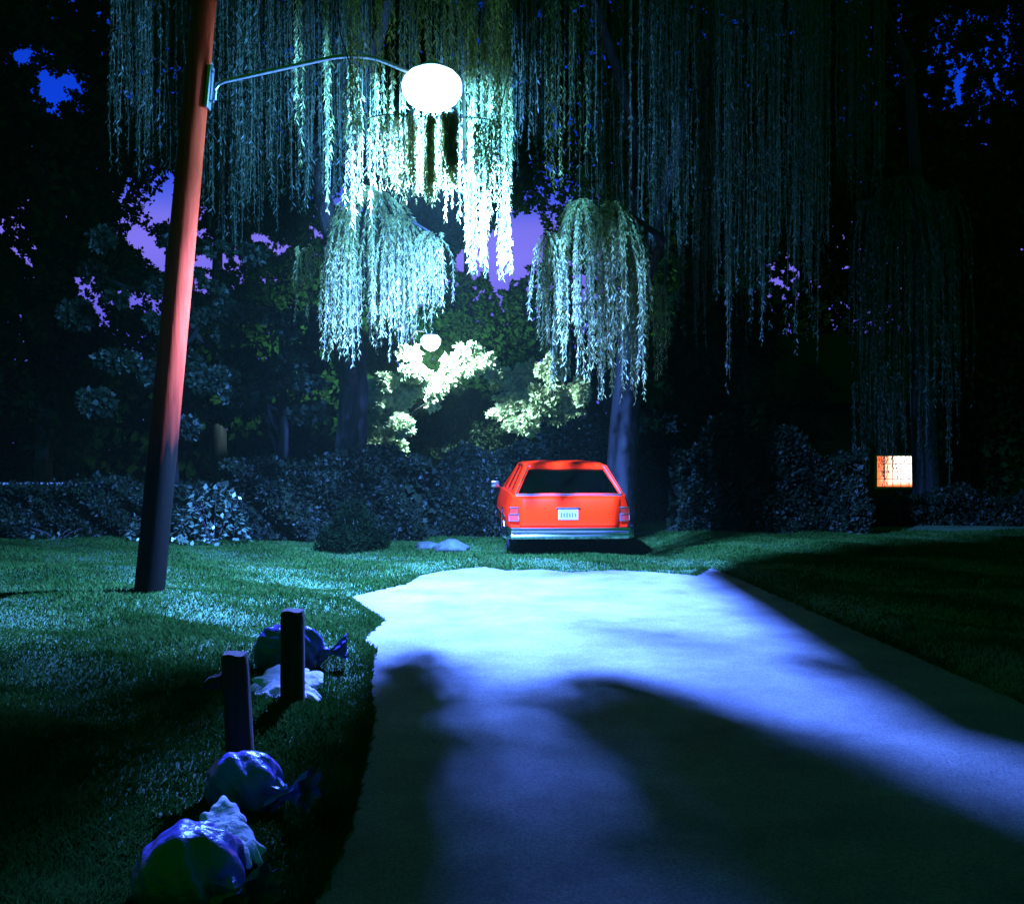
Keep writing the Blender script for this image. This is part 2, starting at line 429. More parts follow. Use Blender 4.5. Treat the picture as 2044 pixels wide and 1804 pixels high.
# left willow: trunk behind the grass, lit dome of strands, long dim curtain at the upper left
bx, by = px(702, 900, 18.5).x, 18.5
base = (bx, by, 0.0)
root = empty('willow_tree', base, 'weeping willow with a thick dark trunk behind the bright left dome of strands', 'tree', GW)
w = Willow()
w.fountain(px(738, 372, 14.5), 74, .74, 2.75, lo=.6)
w.fountain(px(800, 426, 14.3), 42, .46, 2.05, lo=.6)
w.fountain(px(862, 462, 14.2), 30, .30, 1.25, lo=.6)
w.fountain(px(690, 470, 14.4), 20, .34, 1.9, lo=.6)
w.fountain(px(606, 486, 15.8), 12, .18, 1.3, lo=.4)
w.build(root, base, M_willow)
w = Willow()
for i in range(66):
    X = rng.uniform(225, 720); D = rng.uniform(14.3, 17.2)
    if 330 < X < 430: D = rng.uniform(15.5, 17.2)
    bot = rng.uniform(300, 480) if X > 460 else rng.uniform(280, 430)
    S = px(X, -60-rng.uniform(0, 60), D); w.drape(S, 5, .10, (bot+70)/2000*D, ll=.09, step=.045)
for i in range(16):
    X = rng.uniform(430, 560); D = rng.uniform(15, 16.5); S = px(X, -60, D); w.drape(S, 5, .12, (rng.uniform(380, 520)+60)/2000*D, ll=.09, step=.042)
w.build(root, base, M_willow_shade, cull=True, name='shaded_crown')
mb = MB(); TB = Vector((0, 0, 0))
bough(mb, [(bx, by, -.2), (bx, by, .1), (bx-.03, by, 1.4), (bx+.05, by, 2.7), (bx-.12, by+.1, 4.2)], .34, .25, base)
mb.build('trunk', M_bark, root, smooth=True)
mb = MB()
c1 = px(738, 376, 14.5); c2 = px(800, 430, 14.3); c3 = px(862, 466, 14.2)
bough(mb, [(bx+.05, by, 2.7), (bx+.1, 16.4, 4.3), (c1.x-.1, 14.8, 5.1), c1], .14, .02, base)
bough(mb, [(bx+.1, 16.4, 4.3), (c2.x-.3, 14.7, 4.6), c2, c3], .08, .012, base)
bough(mb, [(bx-.12, by+.1, 4.2), (bx-.5, 17.3, 7), (bx-2, 15.8, 9.3), (bx-4.4, 15.6, 9.7)], .18, .03, base)
bough(mb, [(bx-.12, by+.1, 4.2), (bx+.2, 17.4, 7.2), (bx+1.2, 15.9, 9.4), (bx+2.4, 15.2, 9.7)], .16, .03, base)
mb.build('branch', M_bark, root, smooth=True)

# middle willow: bright right-hand dome and the drapes that hang round the lamp
bx, by = px(1235, 900, 19.0).x, 19.0
base = (bx, by, 0.0)
root = empty('willow_tree', base, 'weeping willow over the red car, its lit strands also hanging round the lamp', 'tree', GW)
w = Willow()
w.fountain(px(1160, 398, 14.6), 62, .56, 3.0, lo=.6)
w.fountain(px(1228, 402, 14.6), 60, .46, 3.15, lo=.6)
w.fountain(px(1105, 462, 14.3), 24, .26, 1.75, lo=.5)
w.fountain(px(1262, 455, 14.9), 22, .24, 2.5, lo=.5)
w.fountain(px(1312, 560, 15.6), 12, .16, 1.6, lo=.5)
# drapes behind the lamp
for (X, bot, n) in [(795, 330, 2), (812, 420, 4), (838, 395, 3), (858, 380, 3), (884, 440, 4), (905, 470, 4), (932, 500, 4), (948, 390, 4), (982, 500, 5), (1000, 420, 5), (760, 350, 2), (775, 290, 2)]:
    D = rng.uniform(11.9, 12.5); S = px(X, -40, D); w.drape(S, n, .045, (bot+40)/2000*D, step=.03)
for (X, top, bot, n, D) in [(596, -30, 320, 3, 12.6), (650, -30, 425, 5, 12.7), (1105, -40, 400, 6, 13.2), (1148, -40, 330, 4, 13.6)]:
    S = px(X, top, D); w.drape(S, n, .045, (bot-top)/2000*D, step=.034)
# drapes hanging in front of and beside the lamp: they throw the long dark wedges on the ground
def ring(az0, az1, r0, r1, n, drop, jit=.2, gap=0.0):
    for _ in range(n):
        a = R(rng.uniform(az0, az1)); r = rng.uniform(r0, r1)
        top = LAMP.z-.52+rng.uniform(-.05, .05) if abs(math.degrees(a)-5) < 60 else 6.9+rng.uniform(-.1, .1)
        w.strand((LAMP.x+r*math.sin(a), LAMP.y-r*math.cos(a), top), rng.uniform(0, 6.28), .03, top-LAMP.z+drop*(1-jit*rng.uniform())*r/.72, .085, .032, 1.1, gap=gap)
ring(-42, -14, .62, .82, 30, 1.3)
ring(13.5, 26, .64, .80, 80, 1.25, .3)
ring(40, 80, .74, .92, 20, 1.15, .4)
ring(60, 160, .45, .9, 5, 1.2, .6, gap=.6); ring(-160, -60, .45, .9, 8, 1.2, .6, gap=.6)
ring(-78, -42, .8, 1.0, 20, 1.15, .5, gap=.35)
ring(-130, -80, .9, 1.2, 9, 1.2, .7, gap=.5)
ring(155, 157, 1.3, 1.4, 12, .98, .08); ring(161.5, 163.5, 1.3, 1.4, 12, 1.0, .08); ring(140, 146, 1.3, 1.4, 16, 1.0, .1)
for _ in range(34):     # short tufts that mottle the pool of light
    a = R(rng.uniform(-180, 180)); r = rng.uniform(.22, .6)
    if 6 < math.degrees(a) < 13: continue
    w.strand((LAMP.x+r*math.sin(a), LAMP.y-r*math.cos(a), LAMP.z-rng.uniform(.5, .75)), rng.uniform(0, 6.28), .03, rng.uniform(.12, .35), .075, .03, 1.1)
ring(-60, -8, .3, .5, 5, .95, .3, gap=.6); ring(15, 22, .3, .5, 4, .95, .3, gap=.5); ring(45, 70, .3, .5, 4, .95, .3, gap=.5)
for _ in range(60):     # a low sprig added under the lamp to shade the drive's left side
    a = R(rng.uniform(1.0, 5.4) if rng.uniform() < .7 else rng.uniform(-14, -11)); r = rng.uniform(.62, .78)
    w.strand((LAMP.x+r*math.sin(a), LAMP.y-r*math.cos(a), LAMP.z-.56+rng.uniform(-.05, .05)), rng.uniform(0, 6.28), .03, .85*rng.uniform(.7, 1), .085, .03, 1.1)
w.build(root, base, M_willow)
w = Willow()
for i in range(34):
    X = rng.uniform(700, 1180); D = rng.uniform(13.6, 16.5)
    lim = 400 if 890 < X < 1100 else 440
    S = px(X, -60, D); w.drape(S, 5, .10, (rng.uniform(250, lim)+60)/2000*D, ll=.09, step=.045)
for i in range(64):
    X = rng.uniform(1190, 1640); D = rng.uniform(15.2, 18.8)
    S = px(X, -60, D); w.drape(S, 5, .12, (rng.uniform(420, 780)+60)/2000*D, ll=.09, step=.05)
w.build(root, base, M_willow_shade, cull=True, name='shaded_crown')
mb = MB()
bough(mb, [(bx, by, -.2), (bx, by, .1), (bx+.1, by, 2), (bx+.3, by, 4.4)], .36, .25, base)
mb.build('trunk', M_bark, root, smooth=True)
mb = MB()
for sg_, a0_, a1_ in ((-1, -70, 6), (1, 80, 10)):      # thin sprays that carry the strands under the lamp
    bough(mb, [(LAMP.x+sg_*1.05, LAMP.y-.3, 7.0), (LAMP.x+sg_*.98, LAMP.y-.3, 6.2)]+[(LAMP.x+.74*math.sin(R(a0_+(a1_-a0_)*t_/5)), LAMP.y-.74*math.cos(R(a0_+(a1_-a0_)*t_/5)), LAMP.z-.42-.03*t_) for t_ in range(6)], .009, .004, base)
d1 = px(1160, 402, 14.6); d2 = px(1228, 406, 14.6)
bough(mb, [(bx+.3, by, 4.2), (bx, 15.7, 4.9), (d1.x+.15, 14.9, 5.2), d1], .12, .015, base)
bough(mb, [(bx+.3, by, 4.2), (bx+.3, 15.5, 4.9), d2], .11, .015, base)
bough(mb, [(bx+.3, by, 4.4), (bx+.1, 17.6, 7.4), (bx-1, 15.3, 9.2), (-.6, 12, 8.0), (-.95, 10.7, 7.0)], .11, .02, base)
bough(mb, [(bx+.3, by, 4.4), (bx+1, 17, 7.5), (bx+2.4, 17, 9.6), (bx+4, 17, 10)], .16, .03, base)
mb.build('branch', M_bark, root, smooth=True)

# right willow, dim and far from the lamp
bx, by = px(1850, 900, 21.5).x, 21.5
base = (bx, by, 0.0)
root = empty('willow_tree', base, 'dim weeping willow on the far right drooping in front of the lit window', 'tree', GW)
w = Willow()
w.fountain(px(1800, 352, 20.5), 90, .98, 6.4, ll=.11, step=.05, spread=.12, k=1.7, lo=.5)
w.fountain(px(1880, 380, 20.5), 50, .60, 5.2, ll=.11, step=.05, spread=.12, k=1.7, lo=.5)
w.fountain(px(1735, 395, 20.5), 30, .40, 3.8, ll=.11, step=.05, spread=.12, k=1.7, lo=.5)
for (X, top, bot) in [(1700, 770, 970), (1722, 740, 990), (1765, 720, 960), (1778, 760, 968), (1760, 790, 975), (1800, 640, 930), (1892, 640, 1000), (1745, 700, 900)]:
    S = px(X, top, 20.2); w.drape(S, 4, .04, (bot-top)/2000*20.2, ll=.10, step=.035)
for i in range(22):
    X = rng.uniform(1620, 1760); D = rng.uniform(18, 20); S = px(X, -60, D); w.drape(S, 4, .12, (rng.uniform(350, 520)+60)/2000*D, ll=.1, step=.06)
w.build(root, base, M_willow_shade, cull=True)
mb = MB(); bough(mb, [(bx, by, -.2), (bx, by, .1), (bx-.1, by, 3), (bx-.2, by-.2, 6)], .34, .2, base); mb.build('trunk', M_bark, root, smooth=True)
mb = MB()
for q in (px(1800, 356, 20.5), px(1880, 384, 20.5), px(1735, 399, 20.5)):
    bough(mb, [(bx-.2, by-.2, 5.4), ((bx+q.x)/2, 21, q.z-.4), q], .12, .02, base)
bough(mb, [(bx-.2, by-.2, 5.8), (bx-.8, 20.5, 9.5), (bx-2, 19.5, 11)], .15, .03, base)
mb.build('branch', M_bark, root, smooth=True)

# ------------------------------------------------------------------ background trees
GT = 'dark broadleaf trees closing off the view'
rowt = [(-19.5, 33, 15.5, 4.4, 'tall black tree at the far left edge with small sky gaps near its top'),
        (-14.5, 31, 15.5, 4.2, 'tall dark tree left of the wooden pole with bright blue sky holes high up'),
        (-9.6, 33, 15.5, 4.0, 'dark tree just behind the wooden pole with blue sky patches'),
        (-5.4, 35, 13.0, 3.4, 'dark tree behind the left dome of lit willow strands'),
        (-.6, 38, 9.0, 3.2, 'low dark tree beneath the large lavender opening of sky'),
        (-1.7, 37.5, 15.5, 3.8, 'tall dark tree rising behind the shining lamp'),
        (4.4, 34, 15.0, 4.2, 'dark tree behind the right dome of lit willow strands'),
        (9.6, 33, 15.5, 4.2, 'dark tree in right half with a column of tiny blue sky specks'),
        (14.8, 32, 15.5, 4.4, 'tall dark tree behind the far right willow'),
        (19.0, 32, 15.5, 4.2, 'tall black tree at the far right edge below blue sky specks')]
for (x, y, h, sp, lab) in rowt:
    dark_tree('broadleaf_tree', x, y, h, sp, lab, M_far, group=GT, nbig=16000, big=.3)
dark_tree('broadleaf_tree', px(1480, 900, 22.5).x, 22.5, 8.5, 2.2, 'dark tree between the red car and the lit window, beneath the blue sky specks', M_far, group=GT, nbig=12000, big=.22, lo=-.05, small=.11, nsmall=24000)
dark_tree('broadleaf_tree', px(1960, 900, 23.5).x, 23.5, 8.5, 1.5, 'dark tree at the right edge just right of the lit window', M_far, group=GT, nbig=12000, big=.22, lo=-.05, small=.11, nsmall=4000)
# far-off wood behind them all
xw = rng.uniform(-30, 30, 52000); zw = rng.uniform(0, 24, 52000); yw = rng.uniform(42, 47, 52000)
zw[:16000] = rng.uniform(0, 5, 16000); zw[16000:34000] = rng.uniform(12, 23, 18000); P = np.stack([xw, yw, zw], -1); s = rng.uniform(.45, .85, len(P)); d = gapd(P); ok = d > s/yw*2000*.85
Pb, sb = P[ok], s[ok]
P = np.stack([rng.uniform(-24, 24, 330000), rng.uniform(42, 46, 330000), rng.uniform(2, 21, 330000)], -1); s = rng.uniform(.13, .26, len(P))
d = gapd(P); ok = (d < 40) & (d > s/P[:, 1]*2000*.35)
P = np.concatenate([Pb, P[ok]]); s = np.concatenate([sb, s[ok]])
wood = link('distant_wood', leaves_mesh('distant_wood', P, unit(rng.normal(size=P.shape)), s, s*.8), M_far); tag(wood, kind='stuff')
wood['label'] = 'far-off dark mass of woodland closing the horizon'; wood['category'] = 'wood'

# the trees lit by the far lamp
def small_tree(name, clumps, n, leaf, m, label, base, h, r0, group=None, margin=.5, asp=.75, keep=None):
    root = empty(name, base, label, 'tree', group)
    P, A, s = crown_cloud(clumps, n, leaf, margin=margin, keep=keep)
    leaves('crown', P, A, s, s*asp, m, root, base)
    mb = MB(); limbs(mb, (0, 0, 0), (0, 0, h), [(c[0]-base[0], c[1]-base[1], c[2]) for c in clumps[:9]], r0)
    mb.build('trunk', M_bark, root, smooth=True)
    return root
def pxc(lst, D0, D1):
    o = []
    for (X, Y, rx, rz) in lst:
        D = random.uniform(D0, D1); p = px(X, Y, D); o.append((p.x, p.y, p.z, rx/2000*D, rx/2000*D*.8, rz/2000*D))
    return o
cl = pxc([(755, 790, 24, 30), (790, 800, 26, 30), (760, 845, 28, 30), (800, 850, 22, 20), (748, 890, 22, 30), (785, 895, 26, 28), (800, 920, 22, 12), (770, 765, 20, 18), (815, 775, 18, 22), (740, 915, 18, 14)], 29.3, 30.3)
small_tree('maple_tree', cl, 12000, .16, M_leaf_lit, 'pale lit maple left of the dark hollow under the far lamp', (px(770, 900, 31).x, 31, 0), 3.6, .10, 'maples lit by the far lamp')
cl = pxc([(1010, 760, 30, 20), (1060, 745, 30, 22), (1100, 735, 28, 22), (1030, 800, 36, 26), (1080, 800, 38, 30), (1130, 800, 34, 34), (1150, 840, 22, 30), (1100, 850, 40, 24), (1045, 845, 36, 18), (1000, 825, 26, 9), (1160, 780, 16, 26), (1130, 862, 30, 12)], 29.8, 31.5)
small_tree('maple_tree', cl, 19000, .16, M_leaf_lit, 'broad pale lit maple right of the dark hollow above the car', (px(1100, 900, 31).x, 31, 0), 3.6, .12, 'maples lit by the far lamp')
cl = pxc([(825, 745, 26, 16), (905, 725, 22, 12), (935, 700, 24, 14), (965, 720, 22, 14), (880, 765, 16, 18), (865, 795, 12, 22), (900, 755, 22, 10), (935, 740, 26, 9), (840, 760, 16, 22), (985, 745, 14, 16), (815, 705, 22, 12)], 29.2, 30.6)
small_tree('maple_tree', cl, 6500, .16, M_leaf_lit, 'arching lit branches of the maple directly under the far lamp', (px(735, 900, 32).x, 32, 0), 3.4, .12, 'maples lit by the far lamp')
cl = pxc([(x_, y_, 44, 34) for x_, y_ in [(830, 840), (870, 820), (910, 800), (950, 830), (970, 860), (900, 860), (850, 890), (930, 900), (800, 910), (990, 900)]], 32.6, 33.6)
small_tree('hollow_shade_leaves', cl, 26000, .15, M_hedge, 'black leaf mass added as the shade in the hollow between the lit maples', (px(900, 900, 33).x, 33, 0), 2.6, .15)  # dark leaf mass added so the hollow stays black
# left-hand broadleaf tree with dim blue-green leaves behind the pole
cl = []
for _ in range(34):
    X = random.uniform(150, 500); Y = random.uniform(470, 880)
    cl += pxc([(X, Y, random.uniform(20, 46), random.uniform(10, 24))], 18.8, 21)
small_tree('beech_tree', cl, 34000, .13, M_leaf, 'shadowy beech behind the wooden pole with faint blue green leaves', (px(340, 900, 20.5).x, 20.5, 0), 6.2, .2)
cl = []
for _ in range(16):
    cl += pxc([(random.uniform(500, 640), random.uniform(620, 840), random.uniform(20, 40), random.uniform(12, 24))], 18.6, 20)
small_tree('beech_tree', cl, 12000, .12, M_leaf, 'small dim tree between the pole and the thick willow trunk', (px(560, 900, 19.5).x, 19.5, 0), 4, .12)
cl = []
for _ in range(30):
    cl += pxc([(random.uniform(900, 1110), random.uniform(585, 720), random.uniform(24, 40), random.uniform(16, 30))], 39, 40.5)
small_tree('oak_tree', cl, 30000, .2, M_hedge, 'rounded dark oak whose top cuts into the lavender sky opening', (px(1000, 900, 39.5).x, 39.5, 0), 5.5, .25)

# ------------------------------------------------------------------ hedges and shrubs
def hedge(name, x0, x1, y0, depth, hfun, n, label, leaf, m=None, cat='hedge', group=None):
    base = ((x0+x1)/2, y0+depth/2, 0)
    root = empty(name, base, label, cat, group)
    x = rng.uniform(x0, x1, n); H = hfun(x); t = rng.uniform(0, 1, n)
    face = rng.uniform(0, 1, n) < .78
    lump = .16*np.sin(x*2.7)*np.sin(t*5+x)+.10*np.sin(x*6.1+t*9)
    z = np.where(face, H*t, H+.06*np.sin(x*5)+rng.normal(size=n)*.05)
    y = np.where(face, y0+lump+.18*t+np.abs(rng.normal(size=n))*.10, y0+.15+rng.uniform(0, 1, n)*depth)
    P = np.stack([x, y, np.maximum(z, .02)], -1)
    A = unit(rng.normal(size=P.shape)*.7+np.array([0, -.35, .25]))
    s = leaf*rng.uniform(.6, 1.4, n)
    leaves('foliage', P, A, s, s*.6, m or M_hedge, root, base)
    # woody stems inside
    mb = MB()
    for i in range(int((x1-x0)/.35)):
        xx = x0+.1+i*.35; hh = float(hfun(np.array([xx]))[0])
        mb.tube([(xx-base[0], random.uniform(-.1, .1), -.05), (xx-base[0]+random.uniform(-.1, .1), random.uniform(-.1, .1), hh*.9)], [.02, .006], 5)
    mb.build('stems', M_bark, root)
    # dense interior
    nb = int(n*.12); x = rng.uniform(x0, x1, nb); y = rng.uniform(y0+.3, y0+depth, nb); z = rng.uniform(0, .92, nb)*hfun(x)
    P = np.stack([x, y, z], -1); s = rng.uniform(.18, .32, nb)
    leaves('inner_foliage', P, unit(rng.normal(size=P.shape)), s, s*.8, M_hedge, root, base)
    return root
hedge('hedge', -5.2, -1.55, 17.6, 1.3, lambda x: 1.42+.14*np.sin(x*1.9)+.10*np.sin(x*4.3+1), 24000, 'dark leafy hedge between the pole and the thick willow trunk', .085)
hedge('hedge', -1.5, .6, 18.4, 1.3, lambda x: 1.45+.16*np.sin(x*2.1+2)+.1*np.sin(x*5), 15000, 'dark hedge just left of the red car', .08)
hedge('hedge', .65, 4.1, 21.0, 1.4, lambda x: 1.95+.2*np.sin(x*1.7)+.12*np.sin(x*4.9), 24000, 'taller dark hedge directly behind the red car', .09)
hedge('hedge', 3.0, 6.4, 17.9, 1.2, lambda x: 1.7+.35*np.sin(x*1.6+1)+.15*np.sin(x*5.3), 20000, 'loose dark shrub border right of the car by the drive corner', .08)
hedge('hedge', -11.5, -5.3, 17.9, 1.3, lambda x: .92+.12*np.sin(x*1.3)+.08*np.sin(x*3.9)-.12*(x<-8), 22000, 'low black hedge at left behind the foot of the pole', .08)
hedge('hedge', 6.6, 13.5, 19.5, 1.2, lambda x: .62+.1*np.sin(x*1.6)+.06*np.sin(x*3.7), 14000, 'low dark hedge below the lit window', .08)

cl = [(px(700, 900, 15.9).x+a, 15.9+b, c, .26, .24, .24) for a, b, c in [(-.34, .1, .18), (-.22, 0, .18), (.0, -.25, .18), (.24, 0, .17), (.38, .1, .18), (-.1, .1, .42), (.13, .1, .44), (.02, .15, .6)]]
b_ = (px(700, 900, 15.9).x, 15.9, float(height(px(700, 900, 15.9).x, 15.9))); root = empty('shade_bush', b_, 'small black bush added for the shadow in front of the thick willow trunk', 'bush')  # bush added where a dark shadow lies on the grass
M_shade_bush = leaf_mat('shade_bush_leaf', (0.0008, 0.003, 0.0008), (0.003, 0.008, 0.002), trans=0.0, gloss=0.0)
P, A, s = crown_cloud(cl, 9000, .06, keep=None); leaves('foliage', P, A, s, s*.4, M_shade_bush, root, b_)
mb = MB()
for k_ in range(5):
    mb = MB(); mb.tube([(0, 0, -.05), (.12*math.cos(k_*1.3), .1*math.sin(k_*1.3), .5)], [.02, .006], 6); mb.build('stem', M_bark, root)
def leafy_plant(label, X, Y, w_, h_, n, leaf, D=None):
    gx, gy = gp(X, Y); z0 = float(height(gx, gy)); base = (gx, gy, z0)
    root = empty('hydrangea', base, label, 'shrub', 'large-leaved shrubs at the lawn edge')
    u = unit(rng.normal(size=(n, 3))); u[:, 2] = np.abs(u[:, 2]); u[:, 1] = -np.abs(u[:, 1])
    P = np.array(base)+u*np.array([w_/2, .35, h_])*rng.uniform(.75, 1.05, (n, 1))
    A = unit(u*np.array([1, 1, .2])*.6+rng.normal(size=(n, 3))*.4+np.array([0, 0, -.15]))
    s = leaf*rng.uniform(.6, 1.3, n)
    S = unit(np.cross(A, np.array([0, 0, 1.0])+rng.normal(size=(n, 3))*.35))
    leaves('foliage', P, A, s, s*.62, M_hosta, root, base, S)
    for _ in range(7):
        mb = MB(); a = random.uniform(0, 6.28); mb.tube([(0, 0, -.05), (math.cos(a)*w_*.2, math.sin(a)*.1, h_*.5), (math.cos(a)*w_*.4, math.sin(a)*.25, h_*.85)], [.012, .008, .004], 5); mb.build('stem', M_bark, root)
leafy_plant('pale large-leaved shrub right of the foot of the pole', 425, 1088, 1.35, 1.05, 330, .11)
leafy_plant('small large-leaved shrub left of the foot of the pole', 296, 1085, .62, .55, 90, .10)
leafy_plant('low sparse pale leaved plant at the far left lawn edge', 115, 1082, 1.1, .24, 26, .10)

# ------------------------------------------------------------------ grass
def scatter(n, x0, x1, y0, y1, power=1.6):
    t = rng.uniform(0, 1, n)**power; y = y0+(y1-y0)*t; x = rng.uniform(x0, x1, n)
    return x, y
def grass(name, x, y, label, hmul=1.0):
    ok = ~inside_road(x, y); x = x[ok]; y = y[ok]
    z = height(x, y)-.004; n = len(x)
    h = rng.uniform(.022, .055, n)*hmul*(1+.4*np.sin(x*3+y*2)); a = rng.uniform(0, 6.28, n); wd = rng.uniform(.0022, .0042, n)*(1+y/12)
    lean = rng.normal(size=(n, 2))*.4
    P = np.stack([x, y, z], -1); S = np.stack([np.cos(a), np.sin(a), 0*a], -1)*wd[:, None]
    mid = P+np.stack([lean[:, 0]*h*.4, lean[:, 1]*h*.4, h*.6], -1); T = P+np.stack([lean[:, 0]*h*1.1, lean[:, 1]*h*1.1, h], -1)
    V = np.stack([P-S, P+S, mid+S*.7, T, mid-S*.7], 1).reshape(-1, 3)
    F = np.arange(n*5).reshape(-1, 5)
    o = link(name, fast_mesh(name, V, F), M_grass); tag(o, label, 'grass', kind='stuff'); return o
x1_, y1_ = scatter(260000, -1, 1, 3.0, 18.2, 1.35)
x1_ = rng.uniform(0, 1, len(x1_))*(np.minimum(y1_*.54+.5, 9.5)-.3)*-1-.3
e = 22000; i = rng.integers(0, len(pts), e); pe = np.array(pts)[i]+rng.normal(size=(e, 2))*.035
grass('lawn_grass', np.concatenate([x1_, pe[:, 0][pe[:, 0] < 1.2]]), np.concatenate([y1_, pe[:, 1][pe[:, 0] < 1.2]]), 'short grass of the lamplit lawn left of the drive')
x2_ = rng.uniform(-.5, 6.5, 70000); y2_ = rng.uniform(13.6, 18.6, 70000)
x3_ = rng.uniform(2.6, 9.5, 110000); y3_ = rng.uniform(4.5, 18.5, 110000)
grass('verge_grass', np.concatenate([x2_, x3_, pe[:, 0][pe[:, 0] >= 1.2]]), np.concatenate([y2_, y3_, pe[:, 1][pe[:, 0] >= 1.2]]), 'short grass beyond and right of the drive')

# ------------------------------------------------------------------ street lamps
M_pole = None
def pole_mat():
    m, N, L, B = mat_new('pole_wood_shaded_foot')
    tc = N.new('ShaderNodeTexCoord'); mp = N.new('ShaderNodeMapping'); mp.inputs['Scale'].default_value = (1, 1, .06)
    L.new(tc.outputs['Object'], mp.inputs[0])
    n = N.new('ShaderNodeTexNoise'); n.inputs['Scale'].default_value = 26; n.inputs['Detail'].default_value = 6
    L.new(mp.outputs[0], n.inputs['Vector'])
    r = N.new('ShaderNodeValToRGB'); r.color_ramp.elements[0].position = .3; r.color_ramp.elements[1].position = .7
    r.color_ramp.elements[0].color = (.40, .030, .006, 1); r.color_ramp.elements[1].color = (.58, .052, .013, 1)
    L.new(n.outputs['Fac'], r.inputs[0])
    # shade painted on the lower pole, with a ragged edge
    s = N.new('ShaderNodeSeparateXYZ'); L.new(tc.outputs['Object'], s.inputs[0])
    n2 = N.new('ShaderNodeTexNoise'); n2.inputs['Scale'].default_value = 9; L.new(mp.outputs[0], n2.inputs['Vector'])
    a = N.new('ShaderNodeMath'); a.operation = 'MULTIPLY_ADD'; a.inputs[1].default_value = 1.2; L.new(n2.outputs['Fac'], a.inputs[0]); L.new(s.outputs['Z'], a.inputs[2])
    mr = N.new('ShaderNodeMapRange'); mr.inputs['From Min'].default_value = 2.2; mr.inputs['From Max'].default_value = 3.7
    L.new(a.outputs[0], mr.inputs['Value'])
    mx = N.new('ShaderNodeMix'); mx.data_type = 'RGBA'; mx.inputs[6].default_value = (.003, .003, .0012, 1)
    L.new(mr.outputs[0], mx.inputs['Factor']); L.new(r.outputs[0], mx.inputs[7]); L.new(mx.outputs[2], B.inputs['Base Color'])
    b = N.new('ShaderNodeBump'); b.inputs['Strength'].default_value = .35; b.inputs['Distance'].default_value = .01
    L.new(n.outputs['Fac'], b.inputs['Height']); L.new(b.outputs[0], B.inputs['Normal'])
    B.inputs['Roughness'].default_value = .75; B.inputs['Specular IOR Level'].default_value = .03
    return m
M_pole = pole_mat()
M_galv = mat('galvanised_steel', (.55, .56, .58), .38, .85, c2=(.42, .43, .45), scale=18)
M_bowl = mat('glowing_refractor', (.8, .85, .9), .4, emit=(.30, .55, 1.0), es=4.5)
base = Vector((px(300, 1190, 11.0).x, 11.0, 0)); ztop = 7.4
tp = lambda z: Vector((base.x-.02+(.097*z), 11.0-.01*z, z))      # the leaning pole's axis
root = empty('street_lamp', base, 'leaning reddish wooden pole carrying the blazing lamp on a long curved arm', 'street lamp', 'street lamps')
mb = MB(); zz = [-.3, 0, .6, 1.5, 2.5, 3.5, 4.5, 5.5, 6.5, ztop]
mb.tube([tp(z)-base for z in zz], [.165, .163, .158, .154, .150, .146, .14, .132, .126, .12], 28)
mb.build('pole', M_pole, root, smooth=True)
a0 = tp(5.62)+Vector((.155, -.02, 0)); 
mb = MB(); rm = Matrix.Rotation(R(5.5), 4, 'Y')
mb.box(a0-base+Vector((-.01, 0, -.02)), (.035, .14, .46), rm, .006)
for dz in (-.17, .15): mb.tube([a0-base+Vector((.0, 0, dz)), a0-base+Vector((.04, 0, dz))], .018, 8)
mb.build('bracket', M_galv, root, smooth=True)
mb = MB(); k = px(715, 112, 11.1); endp = px(800, 134, 11.0)
q = [a0+Vector((.045, 0, -.16)), a0+Vector((.05, 0, -.05)), a0+Vector((.08, 0, .015)), a0+Vector((.16, 0, .05))]
s0 = q[-1].copy(); kt = k+Vector((.03, 0, .05)); e0 = LAMP+Vector((-.2, 0, .16))
A_ = s0.lerp(kt, .72); B_ = kt.lerp(e0, .5)
q += [s0.lerp(kt, .25), s0.lerp(kt, .5)]+[A_*(1-t_)**2+kt*2*t_*(1-t_)+B_*t_*t_ for t_ in [i_/8 for i_ in range(9)]]+[e0]
mb.tube([p-base for p in q], [.024]*len(q), 12)
mb.build('arm', M_galv, root, smooth=True)
mb = MB(); mb.lathe([(.02, .30), (.08, .29), (.13, .26), (.15, .22), (.155, .19), (.15, .185)], LAMP-base, n=28); mb.build('lamp_housing', M_galv, root, smooth=True)
mb = MB(); mb.box(LAMP-base+Vector((.37, -.17, -.50)), (.006, .85, .84), None, .002); mb.build('added_light_block', M_galv, root)  # unseen plate added to cut the light off on the right
mb = MB(); mb.lathe([(.05, .235), (.17, .22), (.26, .175), (.32, .11), (.345, .03), (.335, -.05), (.28, -.14), (.18, -.20), (.05, -.225)], LAMP-base, n=32); mb.build('lamp_bowl', M_bowl, root, smooth=True)
sd = bpy.data.lights.new('lamp_glow', 'SPOT'); sd.energy = P1; sd.color = LIGHTC; sd.shadow_soft_size = .05; sd.spot_size = R(176); sd.spot_blend = .55
so = bpy.data.objects.new('lamp_glow', sd); col.objects.link(so); so.parent = root
so.location = (LAMP-base)+Vector((0, .02, -.31)); so.rotation_euler = Vector((-.45, 1, -.30)).to_track_quat('-Z', 'Y').to_euler()
sd = bpy.data.lights.new('lamp_beam', 'SPOT'); sd.energy = SPOT; sd.color = (0.085, 0.20, 1.0); sd.shadow_soft_size = .042
sd.spot_size = R(157); sd.spot_blend = 1.0
so = bpy.data.objects.new('lamp_beam', sd); col.objects.link(so); so.parent = root
so.location = (LAMP-base)+Vector((0, 0, -.31)); so.rotation_euler = Vector((0.35, 0.5, -5.5)).to_track_quat('-Z', 'Y').to_euler()
